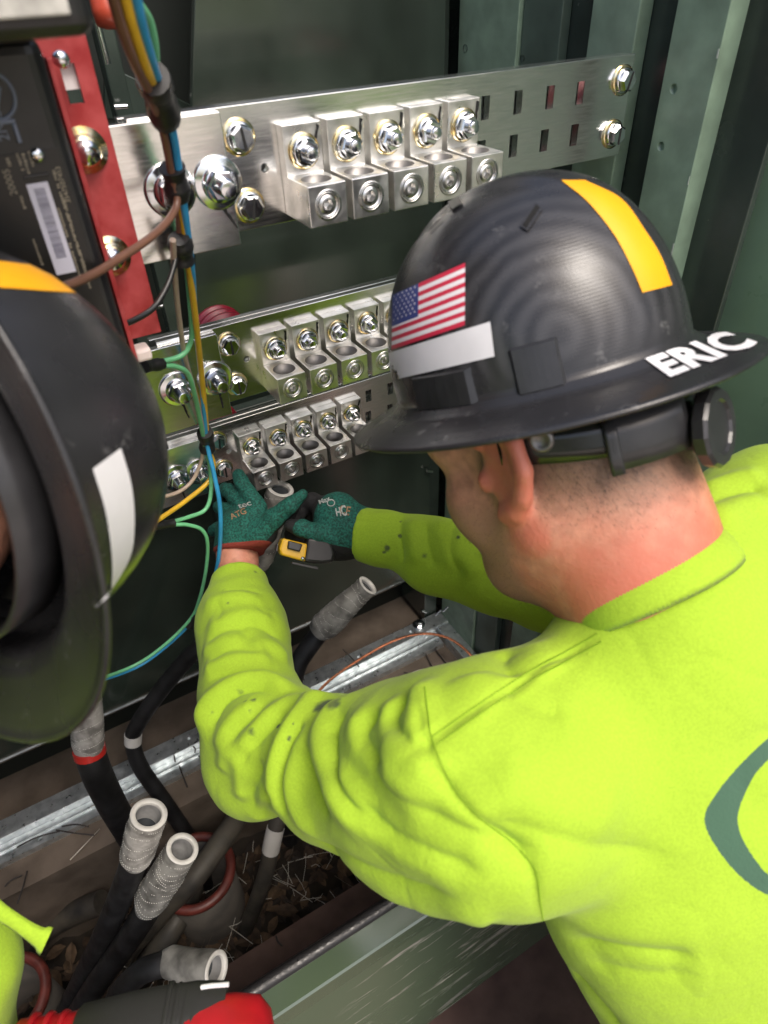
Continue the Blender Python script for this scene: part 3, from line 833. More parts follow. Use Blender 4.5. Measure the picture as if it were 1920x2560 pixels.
# ------------------------------------------------------------------ heavy cables with taped connector barrels
M_BARREL = pbr('grey_wrap', (.13, .125, .115), .62, col2=(.36, .35, .33), vscale=38, detail=9, blend=(.38, .58), bump=.5, bscale=150)
M_BARREL_D = pbr('scuffed_grey_wrap', (.085, .083, .076), .6, col2=(.27, .265, .245), vscale=34, detail=8, bump=.5, bscale=150)
M_RIM = pbr('pale_rim', (.50, .49, .46), .45, var=.12, vscale=50)
M_BORE = pbr('grey_bore', (.20, .20, .20), .35, var=.2, vscale=60)
M_WATER = pbr('dark_compound', (.035, .04, .045), .08)
M_WBAND = pbr('white_band', (.52, .51, .49), .5)
M_RBAND = pbr('red_band', (.42, .02, .015), .35)
M_DOTS = pbr('stitch_dots', (.62, .61, .57), .5)
def barrel(parent, tail, end, r0, r1, mat, seed=0, bore=.05, rows=7, fill=.7, flat=False):
    """taped connector: lumpy wrapped tube, pale rim, open bore, rows of stitched dots"""
    tail, end = Vector(tail), Vector(end); ax = (end - tail); L = ax.length; ax.normalize()
    a = ax.orthogonal().normalized(); b = ax.cross(a)
    rnd = random.Random(seed); ph = [rnd.random() * 6.28 for _ in range(6)]
    n, k = 40, 36
    def rad(t, th):
        base = r0 + (r1 - r0) * min(1, max(0, (t - .12) / .75)) if t > .12 else r0 * (.80 + .2 * t / .12)
        lump = .05 * math.sin(2 * th + ph[0] + 5 * t) + .035 * math.sin(3 * th + ph[1] - 9 * t) + .02 * math.sin(17 * t + ph[2])
        return base * (1 + lump * (1 - t) ** .7)
    vs = []
    for i in range(k + 1):
        t = i / k
        for j in range(n):
            th = 2 * math.pi * j / n; r = rad(t, th)
            vs.append(tail + ax * (L * t) + (a * math.cos(th) + b * math.sin(th)) * r)
    m = MB(); m.add(vs, [(i * n + j, i * n + (j + 1) % n, (i + 1) * n + (j + 1) % n, (i + 1) * n + j) for i in range(k) for j in range(n)], 0, True)
    m.add(vs[:n], [tuple(range(n))[::-1]])
    o = m.build('connector_barrel', mat, parent)
    ri = r1 * .70
    MB().lathe([(r1 * .985, 0), (r1 * 1.01, .0006), (r1 * .99, .0016), (ri * 1.04, .0016), (ri, .0006), (ri, -.004)], end, ax, 40).build('rim', M_RIM, o)
    MB().lathe([(ri, -.004), (ri * .98, -bore), (0, -bore)], end, ax, 36).build('bore', M_BORE, o)
    if fill: MB().lathe([(ri * .96, -bore * fill), (0, -bore * fill)], end, ax, 36).build('bore_filling', M_WATER, o)
    d = MB()
    for q in range(rows):
        t0 = .12 + .80 * (q + rnd.uniform(-.25, .25)) / max(1, rows - 1)
        t0 = max(.05, min(.93, t0))
        for s in range(52):
            if rnd.random() < .22: continue
            th = 2 * math.pi * s / 52; t = min(1, t0 + .045 * math.sin(th + q * .9) + .012 * math.sin(3 * th + q))
            r = rad(min(1, t), th) + .0003
            c = tail + ax * (L * t) + (a * math.cos(th) + b * math.sin(th)) * r
            er = (a * math.cos(th) + b * math.sin(th)); et = (-a * math.sin(th) + b * math.cos(th)); w = .00055
            d.add([c - et * w * 1.4 - ax * w, c + et * w * 1.4 - ax * w, c + et * w * 1.4 + ax * w, c - et * w * 1.4 + ax * w, c + er * w], [(0, 1, 4), (1, 2, 4), (2, 3, 4), (3, 0, 4)])
    tag(d.build('stitching', M_DOTS, o), kind='stuff')
    return o
def cable(label, pts, r, mat=M_CABLE, bar=None, bands=(), n=8, barkw=None, group='heavy power cables in the pit'):
    P = spline([at(u, v, d) for u, v, d in pts], n)
    C = thing('power_cable', label, 'cable', tuple(P[-1]), group)
    MB().tube(P, r, 18).build('jacket', mat, C)
    for (i0, i1, mm) in bands:
        k = len(P) - 1
        seg = [P[int(round(k * (i0 + (i1 - i0) * q / 4)))] for q in range(5)]
        seg = [P[int(k * i0)].lerp(P[int(k * i1)], q / 4) if int(k * i1) - int(k * i0) < 5 else seg[q] for q in range(5)]
        MB().tube(seg, r + .0012, 18).build('marking_band', mm, C)
    if bar:
        (u0, v0, d0), (u1, v1, d1), r0, r1, mm = bar
        barrel(C, at(u0, v0, d0), at(u1, v1, d1), r0, r1, mm, int(u0), **(barkw or {}))
    return C
cable('black cable with scuffed grey barrel pointing up beside the copper wire', [(806, 1572, 1.46), (770, 1620, 1.47), (742, 1668, 1.48), (730, 1740, 1.5), (735, 1850, 1.55), (735, 1960, 1.63), (725, 2100, 1.72)], .021,
      bar=((798, 1578, 1.455), (919, 1464, 1.40), .0315, .0228, M_BARREL_D), barkw=dict(rows=8, bore=.03, fill=.25))
cable('black cable with grey barrel held between the gloves and a white band lower down', [(650, 1405, 1.20), (610, 1490, 1.22), (545, 1580, 1.26), (470, 1645, 1.31), (395, 1735, 1.36), (345, 1810, 1.40), (332, 1850, 1.42), (350, 1915, 1.44), (405, 1995, 1.48), (460, 2075, 1.53), (500, 2140, 1.58), (520, 2230, 1.68)], .0165,
      bar=((648, 1412, 1.20), (701, 1222, 1.10), .0215, .0215, M_BARREL), bands=((.52, .565, M_WBAND),), barkw=dict(rows=5, bore=.02, fill=.3))
cable('thick black cable with red tape band under a tall grey barrel', [(222, 1870, 1.12), (232, 1905, 1.13), (252, 1955, 1.16), (285, 2020, 1.22), (325, 2090, 1.32), (365, 2170, 1.45), (390, 2280, 1.62)], .0245,
      bar=((222, 1878, 1.12), (208, 1650, 1.06), .0262, .0232, M_BARREL), bands=((.02, .10, M_RBAND),), barkw=dict(rows=11))
cable('black cable with grey barrel, its bore half filled with dark compound', [(338, 2145, .985), (318, 2200, 1.02), (290, 2270, 1.08), (255, 2350, 1.16), (215, 2430, 1.25), (160, 2540, 1.36)], .0195,
      bar=((338, 2150, .985), (372, 2037, .93), .0240, .0245, M_BARREL), barkw=dict(rows=6, bore=.045, fill=.75))
cable('black cable with slit grey barrel standing open beside the red conduit rim', [(372, 2268, 1.06), (340, 2320, 1.09), (295, 2385, 1.14), (245, 2455, 1.20), (190, 2540, 1.28)], .0205,
      bar=((370, 2262, 1.055), (456, 2122, .97), .0275, .0230, M_BARREL_D), barkw=dict(rows=11, bore=.05, fill=0))
cable('black cable ending in a dull grey barrel lying just above the red tool', [(430, 2408, .98), (390, 2415, .98), (340, 2440, 1.0), (290, 2500, 1.06), (260, 2600, 1.15)], .0170,
      bar=((412, 2404, .985), (540, 2424, .945), .0205, .0238, M_BARREL_D), barkw=dict(rows=0, bore=.04, fill=.5))
cable('dusty black cable with a white band coming down from under the sleeve', [(700, 2030, 1.42), (683, 2095, 1.42), (665, 2180, 1.46), (635, 2270, 1.52), (598, 2360, 1.58), (560, 2460, 1.66)], .0175, M_CABLE_OLD, bands=((.13, .27, M_WBAND),))
cable('dusty black cable lying across the mouth of the red-rimmed conduit', [(620, 1985, 1.60), (592, 2045, 1.52), (545, 2115, 1.46), (485, 2195, 1.42), (420, 2262, 1.42), (350, 2340, 1.46), (290, 2420, 1.54)], .0235, M_CABLE_OLD)
cable('brown dusty cable slanting below the slit grey barrel', [(480, 2220, 1.55), (462, 2262, 1.50), (432, 2315, 1.47), (395, 2378, 1.46), (345, 2450, 1.50), (300, 2540, 1.58)], .0265, M_CABLE_OLD)
cable('grey dusty cable curving along the left side of the pit', [(255, 2255, 1.50), (170, 2290, 1.52), (90, 2345, 1.55), (30, 2420, 1.6)], .026, M_CABLE_OLD)

# conduits standing in the pit, red bell mouths
M_PIPE = pbr('grey_conduit', (.055, .05, .046), .6, col2=(.09, .08, .07), vscale=20)
M_REDRIM = pbr('red_rim', (.11, .024, .018), .45, var=.3, vscale=40)
def conduit(label, u, v, z, r):
    p = onZ(u, v, z)
    C = thing('conduit', label, 'conduit', (p.x, p.y, -.36), 'conduits rising in the pit')
    MB().lathe([(r * .93, -.34), (r * .93, -.012), (r * .80, -.012), (r * .80, -.34)], p, (0, 0, 1), 40).build('pipe', M_PIPE, C)
    t = [p + Vector((math.cos(a) * r * .93, math.sin(a) * r * .93, -.004)) for a in np.linspace(0, 2 * math.pi, 56)]
    MB().tube(t, .0105, 10).build('bell_rim', M_REDRIM, C)
conduit('grey conduit with red rim swallowing the banded black cable', 487, 2178, -.06, .082)
conduit('grey conduit with dull red rim half hidden by the lime cord', 10, 2500, -.08, .080)

# ------------------------------------------------------------------ litter in the pit and on the pad
def litter():
    m = MB(); rnd = random.Random(21)
    for k in range(520):
        x = rnd.uniform(PX0 + .02, PX1 - .02); y = rnd.uniform(PY0 + .02, PY1 - .02); z = -.275 + rnd.random() * .02
        s = rnd.uniform(.010, .030); a = rnd.random() * 6.28; til = rnd.uniform(-.5, .5)
        ca, sa = math.cos(a), math.sin(a)
        pts = []
        for (px, py) in ((-1, 0), (-.5, .42), (0, .55), (.55, .33), (1, 0), (.5, -.4), (0, -.5), (-.55, -.38)):
            px *= s; py *= s; h = til * px + .35 * abs(py) + rnd.uniform(-.002, .002)
            pts.append((x + px * ca - py * sa, y + px * sa + py * ca, z + h))
        m.add(pts, [(0, 1, 2, 3, 4), (0, 4, 5, 6, 7)], rnd.choice((0, 0, 1, 2)))
    o = m.build('leaf_litter', [pbr('leaf_brown', (.045, .027, .016), .8, var=.4, vscale=60), pbr('leaf_dark', (.022, .016, .012), .8), pbr('leaf_tan', (.085, .052, .028), .8, var=.3, vscale=60)])
    tag(o, 'dry brown fallen leaves covering the bottom of the pit', 'leaves', kind='stuff')
    g = MB()
    for k in range(160):
        x = rnd.uniform(-.3, PX1 - .02); y = rnd.uniform(PY0 + .01, PY1 - .05); z = -.245 + rnd.random() * .05
        a = rnd.random() * 6.28; L = rnd.uniform(.02, .075)
        p0 = Vector((x, y, z)); p2 = p0 + Vector((math.cos(a) * L, math.sin(a) * L, rnd.uniform(-.008, .022))); p1 = p0.lerp(p2, .5) + Vector((rnd.uniform(-.004, .004), rnd.uniform(-.004, .004), .003))
        g.tube([p0, p1, p2], rnd.uniform(.0004, .0008), 4, rnd.choice((0, 0, 1)), caps=False)
    o = g.build('straw_litter', [pbr('silver_straw', (.55, .53, .47), .45), pbr('dark_straw', (.12, .10, .07), .7)])
    tag(o, 'thin pale straws and needles strewn in the pit', 'straw', kind='stuff')
litter()
for i, (u0, v0, u1, v1, z, mt) in enumerate(((42, 2118, 150, 2078, .024, 0), (155, 2066, 222, 2067, .024, 0), (140, 2075, 235, 2088, .018, 0), (175, 2150, 250, 2072, .004, 1), (43, 2260, 68, 2178, .004, 0), (12, 2216, 55, 2188, .004, 0),
        (448, 1915, 468, 1968, .03, 0), (497, 1890, 530, 1928, .024, 0), (228, 2018, 268, 1996, .024, 1), (858, 1624, 898, 1668, .05, 0), (985, 1675, 1012, 1632, .004, 0), (1055, 1612, 1088, 1680, .004, 0),
        (1010, 1680, 1055, 1705, .004, 0), (1020, 1688, 1072, 1674, .006, 1), (1075, 1605, 1135, 1682, .004, 0), (435, 1888, 438, 1905, .045, 0), (484, 1866, 487, 1882, .045, 0), (690, 2340, 706, 2365, .004, 0))):
    a, b = onZ(u0, v0, z), onZ(u1, v1, z); mid = a.lerp(b, .5) + Vector((.003 * math.sin(i * 2.1), .003 * math.cos(i), .004))
    o = MB().tube(spline([a, mid, b], 4), .0016 if mt == 0 else .0011, 6).build('wire_scrap', pbr('dark_scrap', (.035, .03, .028), .6) if mt == 0 else pbr('bright_scrap', (.55, .50, .44), .35, .7))
    where = 'on the bare pad behind the copper wire' if (u0 > 900) else 'beside the copper wire on the base rail' if u0 > 800 else 'on the front ledge beside the rubber seal' if u0 > 600 else 'on the base rail left of the lime elbow' if u0 > 420 else 'on the dusty ledge under the tipped hard hat' if z < .01 else 'on the base rail behind the red-banded cable'
    tag(o, ('short bright metal clipping lying ' if mt else 'short dark twig-like clipping lying ') + where, 'scrap', ('bright clippings ' if mt else 'dark clippings ') + where)

# stranded bare copper earth wire
def copper():
    ctl = [(782, 1752, .07), (800, 1725, .075), (838, 1690, .08), (905, 1645, .09), (975, 1606, .10), (1030, 1588, .11), (1080, 1585, .115), (1130, 1600, .11), (1175, 1636, .10), (1215, 1690, .08), (1250, 1760, .06)]
    P = spline([onZ(u, v, z) for u, v, z in ctl], 14)
    C = thing('copper_wire', 'stranded bare copper wire arching over the base rail', 'wire', tuple(P[0]))
    cu = pbr('bare_copper', (.42, .17, .09), .35, .85, var=.25, vscale=60)
    T = [(P[min(i + 1, len(P) - 1)] - P[max(i - 1, 0)]).normalized() for i in range(len(P))]
    a = T[0].orthogonal().normalized(); fr = []
    for i in range(len(P)):
        a = (a - T[i] * a.dot(T[i])).normalized(); fr.append((a.copy(), T[i].cross(a)))
    for s in range(4):
        pts = []
        for i in range(len(P)):
            t = i * .55 + s * math.pi / 2
            pts.append(P[i] + (fr[i][0] * math.cos(t) + fr[i][1] * math.sin(t)) * .0019)
        MB().tube(pts, .0017, 7).build('strand', cu, C)
    Q = spline([onY(u, v, y) for u, v, y in ((1160, 1455, .98), (1185, 1490, .97), (1215, 1530, .96), (1240, 1575, .95), (1262, 1630, .94))], 6)
    o = MB().tube(Q, .003, 7).build('copper_wire', pbr('dull_copper', (.11, .05, .035), .5, .5))
    tag(o, 'dull brown copper wire hanging against the right-hand wall', 'wire')
copper()
# ------------------------------------------------------------------ people: implicit bodies turned into one continuous skin
def V3(v): return np.array([v[0], v[1], v[2]], float)
def camdir(x, y, z):
    d = _M @ np.array([x, y, z], float)
    return d / np.linalg.norm(d)
def s_caps(P, a, b, ra, rb):
    a, b = V3(a), V3(b); ab = b - a
    t = np.clip(((P - a) @ ab) / (ab @ ab), 0, 1)
    return np.linalg.norm(P - a - t[:, None] * ab, axis=1) - (ra + (rb - ra) * t)
def s_chain(P, pts, k=0.012):
    """pts: list of (point, radius)"""
    d = None
    for (a, ra), (b, rb) in zip(pts[:-1], pts[1:]):
        e = s_caps(P, a, b, ra, rb)
        d = e if d is None else smin(d, e, k)
    return d
def s_ell(P, c, axes, radii):
    q = (P - V3(c)) @ np.array([V3(a) for a in axes]).T
    r = np.array(radii, float)
    k0 = np.linalg.norm(q / r, axis=1); k1 = np.linalg.norm(q / (r * r), axis=1)
    return k0 * (k0 - 1) / np.maximum(k1, 1e-9)
def smin(a, b, k):
    h = np.clip(.5 + .5 * (b - a) / k, 0, 1)
    return b + (a - b) * h - k * h * (1 - h)
def smax(a, b, k): return -smin(-a, -b, k)

def surface(fn, lo, hi, h):
    """naive surface nets of fn = 0 over a box, evaluated only near the surface"""
    lo, hi = np.array(lo, float), np.array(hi, float)
    n = np.ceil((hi - lo) / h).astype(int) + 1
    B = 8
    nb = np.ceil(n / B).astype(int); n = nb * B + 1
    F = np.ones(n, np.float32)
    cen = np.stack(np.meshgrid(*[np.arange(k) for k in nb], indexing='ij'), -1).reshape(-1, 3)
    cp = lo + (cen + .5) * B * h
    d = fn(cp)
    near = np.abs(d) < B * h * 1.35
    # fill sign for far blocks
    for c, dd in zip(cen[~near], d[~near]):
        if dd < 0:
            s = c * B
            F[s[0]:s[0] + B + 1, s[1]:s[1] + B + 1, s[2]:s[2] + B + 1] = -1
    off = np.stack(np.meshgrid(*[np.arange(B + 1)] * 3, indexing='ij'), -1).reshape(-1, 3)
    C = cen[near]
    for i in range(0, len(C), 300):
        idx = (C[i:i + 300, None, :] * B + off[None]).reshape(-1, 3)
        F[idx[:, 0], idx[:, 1], idx[:, 2]] = fn(lo + idx * h)
    S = F < 0
    corner = [S[dx:n[0] - 1 + dx, dy:n[1] - 1 + dy, dz:n[2] - 1 + dz] for dx in (0, 1) for dy in (0, 1) for dz in (0, 1)]
    cnt = sum(c.astype(np.int8) for c in corner)
    act = (cnt > 0) & (cnt < 8)
    ids = -np.ones(act.shape, np.int64); cells = np.argwhere(act); ids[act] = np.arange(len(cells))
    acc = np.zeros((len(cells), 3)); num = np.zeros(len(cells))
    cs = [(0, 0, 0), (0, 0, 1), (0, 1, 0), (0, 1, 1), (1, 0, 0), (1, 0, 1), (1, 1, 0), (1, 1, 1)]
    for a in range(8):
        for b in range(a + 1, 8):
            df = np.array(cs[b]) - np.array(cs[a])
            if np.abs(df).sum() != 1: continue
            pa, pb = cells + cs[a], cells + cs[b]
            fa, fb = F[pa[:, 0], pa[:, 1], pa[:, 2]], F[pb[:, 0], pb[:, 1], pb[:, 2]]
            cr = (fa < 0) != (fb < 0)
            t = np.where(cr, fa / np.where(cr, fa - fb, 1), 0)
            acc[cr] += (pa + t[:, None] * df)[cr]; num[cr] += 1
    V = lo + (acc / num[:, None]) * h
    faces = []
    for ax in range(3):
        o1, o2 = (ax + 1) % 3, (ax + 2) % 3
        sl0 = [slice(None)] * 3; sl1 = [slice(None)] * 3
        sl0[ax] = slice(0, -1); sl1[ax] = slice(1, None)
        A, Bv = S[tuple(sl0)], S[tuple(sl1)]
        e = np.argwhere(A != Bv)
        ok = (e[:, o1] > 0) & (e[:, o2] > 0) & (e[:, o1] < n[o1] - 1) & (e[:, o2] < n[o2] - 1)
        e = e[ok]
        inside = A[e[:, 0], e[:, 1], e[:, 2]]
        q = []
        for (s1, s2) in ((-1, -1), (0, -1), (0, 0), (-1, 0)):
            c = e.copy(); c[:, o1] += s1; c[:, o2] += s2
            q.append(ids[c[:, 0], c[:, 1], c[:, 2]])
        q = np.stack(q, 1)
        q[~inside] = q[~inside][:, ::-1]
        faces.append(q)
    return V, np.concatenate(faces)
def relax(V, Q, it=2, lam=.5):
    n = len(V)
    e = np.concatenate([Q[:, [0, 1]], Q[:, [1, 2]], Q[:, [2, 3]], Q[:, [3, 0]]])
    for _ in range(it):
        A = np.zeros_like(V); c = np.zeros(n)
        for k in range(3): A[:, k] = np.bincount(e[:, 0], V[e[:, 1], k], n) + np.bincount(e[:, 1], V[e[:, 0], k], n)
        c = np.bincount(e[:, 0], minlength=n) + np.bincount(e[:, 1], minlength=n)
        V = V + lam * (A / np.maximum(c, 1)[:, None] - V)
    return V
def normals(V, Q):
    fn = np.cross(V[Q[:, 2]] - V[Q[:, 0]], V[Q[:, 3]] - V[Q[:, 1]])
    N = np.zeros_like(V)
    for i in range(4):
        for k in range(3): N[:, k] += np.bincount(Q[:, i], fn[:, k], len(V))
    return N / np.maximum(np.linalg.norm(N, axis=1), 1e-12)[:, None]
def mesh_np(name, V, Q):
    me = bpy.data.meshes.new(name)
    me.vertices.add(len(V)); me.vertices.foreach_set('co', V.astype(np.float32).ravel())
    me.loops.add(Q.size); me.loops.foreach_set('vertex_index', Q.astype(np.int32).ravel())
    me.polygons.add(len(Q)); me.polygons.foreach_set('loop_start', (np.arange(len(Q)) * 4).astype(np.int32))
    try: me.polygons.foreach_set('loop_total', np.full(len(Q), 4, np.int32))
    except Exception: pass
    me.update(calc_edges=True); me.validate()
    me.polygons.foreach_set('use_smooth', np.ones(len(me.polygons), bool))
    return me
def attr(me, name, vals):
    a = me.attributes.new(name, 'FLOAT', 'POINT')
    a.data.foreach_set('value', np.asarray(vals, np.float32))
def bvh_of(V, Q): return BVHTree.FromPolygons([tuple(p) for p in V], [tuple(int(i) for i in q) for q in Q])
def bvh_obj(o):
    me = o.data
    return BVHTree.FromPolygons([v.co.copy() for v in me.vertices], [tuple(p.vertices) for p in me.polygons])
def dens(poly, n=14):
    return spline([Vector((u, v, 0)) for u, v in poly], n)
def onto(bvh, poly, n=14):
    out = []
    for p in dens(poly, n):
        h = bvh.ray_cast(EYE, ray(p.x, p.y))
        out.append(None if h[0] is None else np.array(h[0]))
    return out
def polydist(P, pts):
    pts = np.array(pts)
    best = np.full(len(P), 1e9); bt = np.zeros(len(P))
    for i in range(len(pts) - 1):
        a, b = pts[i], pts[i + 1]; ab = b - a
        L2 = ab @ ab
        if L2 < 1e-12 or L2 > .0016: continue
        t = np.clip(((P - a) @ ab) / L2, 0, 1)
        d = np.linalg.norm(P - a - t[:, None] * ab, axis=1)
        m = d < best; best[m] = d[m]; bt[m] = (i + t[m]) / (len(pts) - 1)
    return best, bt
def folds(V, N, bvh, items):
    disp = np.zeros(len(V))
    for poly, amp, sig in items:
        pts = [p for p in onto(bvh, poly) if p is not None]
        if len(pts) < 4: continue
        A = np.array(pts); lo, hi = A.min(0) - 4 * sig, A.max(0) + 4 * sig
        m = np.all((V > lo) & (V < hi), axis=1)
        if not m.any(): continue
        d, t = polydist(V[m], A)
        w = np.clip(np.minimum(t, 1 - t) / .22, 0, 1); w = w * w * (3 - 2 * w)
        disp[m] += (1.08 if sig < .0115 else .85) * amp * w * (np.exp(-.5 * (d / sig) ** 2) if amp > 0 else 1.15 * np.exp(-d / (sig * .95)))
    return disp
def noise3(P, f, seed):
    """cheap smooth noise from summed sines"""
    r = np.random.default_rng(seed); out = np.zeros(len(P))
    for _ in range(7):
        k = r.normal(size=3); k /= np.linalg.norm(k)
        out += np.sin(P @ k * f * r.uniform(.7, 1.4) + r.uniform(0, 6.28))
    return out / 3.5

def attr_mix(m, base_socket_color, layers):
    """layers: (attribute name, colour, lo, hi, noise amount, noise scale)"""
    nt = m.node_tree; N = nt.nodes; L = nt.links; b = N['Principled BSDF']
    prev = b.inputs['Base Color'].links[0].from_socket if b.inputs['Base Color'].links else None
    tc = N.new('ShaderNodeTexCoord')
    for (an, col, lo, hi, na, ns) in layers:
        at_ = N.new('ShaderNodeAttribute'); at_.attribute_name = an
        src = at_.outputs['Fac']
        if na:
            nz = N.new('ShaderNodeTexNoise'); nz.inputs['Scale'].default_value = ns; nz.inputs['Detail'].default_value = 5
            L.new(tc.outputs['Object'], nz.inputs['Vector'])
            s = N.new('ShaderNodeMath'); s.operation = 'MULTIPLY_ADD'; s.inputs[1].default_value = na; s.inputs[2].default_value = -na * .5
            L.new(nz.outputs['Fac'], s.inputs[0])
            ad = N.new('ShaderNodeMath'); ad.operation = 'ADD'; L.new(src, ad.inputs[0]); L.new(s.outputs[0], ad.inputs[1]); src = ad.outputs[0]
        mr = N.new('ShaderNodeMapRange'); mr.interpolation_type = 'SMOOTHSTEP'
        mr.inputs['From Min'].default_value = lo; mr.inputs['From Max'].default_value = hi
        L.new(src, mr.inputs['Value'])
        mx = N.new('ShaderNodeMix'); mx.data_type = 'RGBA'
        if prev is None: mx.inputs[6].default_value = base_socket_color
        else: L.new(prev, mx.inputs[6])
        mx.inputs[7].default_value = (*col, 1)
        L.new(mr.outputs['Result'], mx.inputs[0]); prev = mx.outputs[2]
    L.new(prev, b.inputs['Base Color'])
    return m
LIME = (.312, .475, .034)
M_SHIRT = pbr('lime_jersey', LIME, .9, var=.06, vscale=420, bump=.35, bscale=520, sheen=.08, spec=.15)
attr_mix(M_SHIRT, (*LIME, 1), [('print', (.055, .115, .075), .48, .52, .03, 900), ('stain', (.07, .10, .045), .22, .62, .5, 140), ('grime', (.20, .27, .03), .45, .95, .5, 90)])
M_SKIN = pbr('skin', (.50, .245, .165), .46, var=.17, vscale=95, detail=8, bump=.5, bscale=300, sss=.12, spec=.4)
attr_mix(M_SKIN, (.50, .245, .165, 1), [('burn', (.50, .145, .095), -.15, 1.15, .9, 60), ('hair', (.15, .092, .062), .1, 1.2, .7, 1300), ('stubble', (.34, .18, .12), 0, 1, .6, 1500)])
def second_bump(m, scale, dist, strength, stretch=(1, 1, 1)):
    nt = m.node_tree; N = nt.nodes; L = nt.links; b = N['Principled BSDF']
    tc = N.new('ShaderNodeTexCoord'); mp = N.new('ShaderNodeMapping'); mp.inputs['Scale'].default_value = stretch
    nz = N.new('ShaderNodeTexNoise'); nz.inputs['Scale'].default_value = scale; nz.inputs['Detail'].default_value = 4; nz.inputs['Distortion'].default_value = 1.2
    L.new(tc.outputs['Object'], mp.inputs['Vector']); L.new(mp.outputs[0], nz.inputs['Vector'])
    bp = N.new('ShaderNodeBump'); bp.inputs['Strength'].default_value = strength; bp.inputs['Distance'].default_value = dist
    L.new(nz.outputs['Fac'], bp.inputs['Height'])
    L.new(b.inputs['Normal'].links[0].from_socket, bp.inputs['Normal']); L.new(bp.outputs['Normal'], b.inputs['Normal'])
second_bump(M_SHIRT, 60, .0022, .35)
M_GLOVE = pbr('green_knit', (.006, .085, .064), .8, var=.6, vscale=330, bump=1.0, bscale=380)
attr_mix(M_GLOVE, (.005, .072, .054, 1), [('palm', (.008, .008, .009), .45, .55, .25, 160), ('hem', (.22, .03, .02), .4, .6, 0, 1)])

# ------------------------------------------------------------------ hard hat
class Frame:
    def __init__(s, o, up, fwd):
        s.o = V3(o); s.u = V3(up) / np.linalg.norm(up)
        f = V3(fwd) - s.u * (V3(fwd) @ s.u); s.f = f / np.linalg.norm(f)
        s.l = np.cross(s.u, s.f)
    def p(s, f, l, u): return Vector(s.o + s.f * f + s.l * l + s.u * u)
def hat_profile(th, q, inner=0.0):
    """q in 0..1 crown to brim junction, 1..2 brim; returns (f, l, u)"""
    c, s_ = math.cos(th), math.sin(th)
    af, al, hz = .1248 - inner, .1099 - inner, .1426 - inner
    if q <= 1:
        ph = q * math.pi / 2
        r = math.sin(ph) ** .90; z = math.cos(ph) ** .86 if q < 1 else 0
        lat = abs(s_) * r
        crest = .0045 * (1 / (1 + math.exp((lat * al - .026) / .0030))) * (1 if inner == 0 else 0) * min(1, max(0, (1.02 - q) * 5))
        return (af * r * c, al * r * s_, hz * z + crest * (z ** .4 if z > 0 else 0))
    t = q - 1
    bf, bl = .1713, .1517
    e = t ** .95
    zz = -.006 * min(1, t * 6) - .012 * t ** 1.25
    ff = af + (bf - af) * e; ll = al + (bl - al) * e
    # small upstand where crown meets brim
    return (ff * c, ll * s_, zz - (inner * .9))
def hard_hat(label, F, group=None):
    root = thing('hard_hat', label, 'hard hat', F.p(0, 0, 0), group)
    NT = 144
    qs = list(np.linspace(0, .94, 34)) + [.97, .985, 1.0, 1.03, 1.07, 1.12] + list(np.linspace(1.2, 1.97, 14)) + [2.0]
    m = MB(); vs = []
    for q in qs:
        for k in range(NT):
            vs.append(F.p(*hat_profile(2 * math.pi * k / NT, q)))
    lip = []
    for (dr, dz) in ((.0022, -.0012), (.0022, -.0034), (.0002, -.0045)):
        for k in range(NT):
            th = 2 * math.pi * k / NT; f, l, u = hat_profile(th, 2.0); lip.append(F.p(f + dr * math.cos(th), l + dr * math.sin(th), u + dz))
    vs += lip
    for q in [1.97] + list(np.linspace(1.85, 1.05, 12)) + [1.0, .98] + list(np.linspace(.95, 0.0, 26)):
        for k in range(NT):
            f, l, u = hat_profile(2 * math.pi * k / NT, q, .0032)
            vs.append(F.p(f, l, u))
    R = len(vs) // NT
    m.add(vs, [(i * NT + k, i * NT + (k + 1) % NT, (i + 1) * NT + (k + 1) % NT, (i + 1) * NT + k) for i in range(R - 1) for k in range(NT)], 0, True)
    me = m.mesh('shell', weld=True)
    co = np.array([v.co[:] for v in me.vertices]); attr(me, 'rise', (co - F.o) @ F.u)
    c0 = V3(F.p(-.075, .078, .030)); rd = np.linalg.norm(co - c0, axis=1)
    attr(me, 'ring', rd); attr(me, 'ringmask', np.clip((.125 - rd) / .06, 0, 1) * np.clip(((co - F.o) @ F.u - .004) / .02, 0, 1) * .55)  # ring field for the sheen painted into the shell colour
    o = link('shell', me, M_HAT, root)
    return root, o
M_HAT = pbr('black_hat_shell', (.020, .020, .022), .27, var=.12, vscale=30, rvar=.08, rscale=24, bump=.10, bscale=900, spec=.5)
def hat_texture(m):
    """fine moulded lines and pale scuffs"""
    nt = m.node_tree; N = nt.nodes; L = nt.links; b = N['Principled BSDF']
    tc = N.new('ShaderNodeTexCoord')
    nz = N.new('ShaderNodeTexNoise'); nz.inputs['Scale'].default_value = 46; nz.inputs['Detail'].default_value = 10; nz.inputs['Roughness'].default_value = .75
    L.new(tc.outputs['Object'], nz.inputs['Vector'])
    rp = N.new('ShaderNodeValToRGB'); rp.color_ramp.elements[0].position = .60; rp.color_ramp.elements[1].position = .74
    L.new(nz.outputs['Fac'], rp.inputs['Fac'])
    mx = N.new('ShaderNodeMix'); mx.data_type = 'RGBA'
    L.new(b.inputs['Base Color'].links[0].from_socket, mx.inputs[6]); mx.inputs[7].default_value = (.13, .13, .13, 1)
    L.new(rp.outputs['Color'], mx.inputs[0]); L.new(mx.outputs[2], b.inputs['Base Color'])
hat_texture(M_HAT)
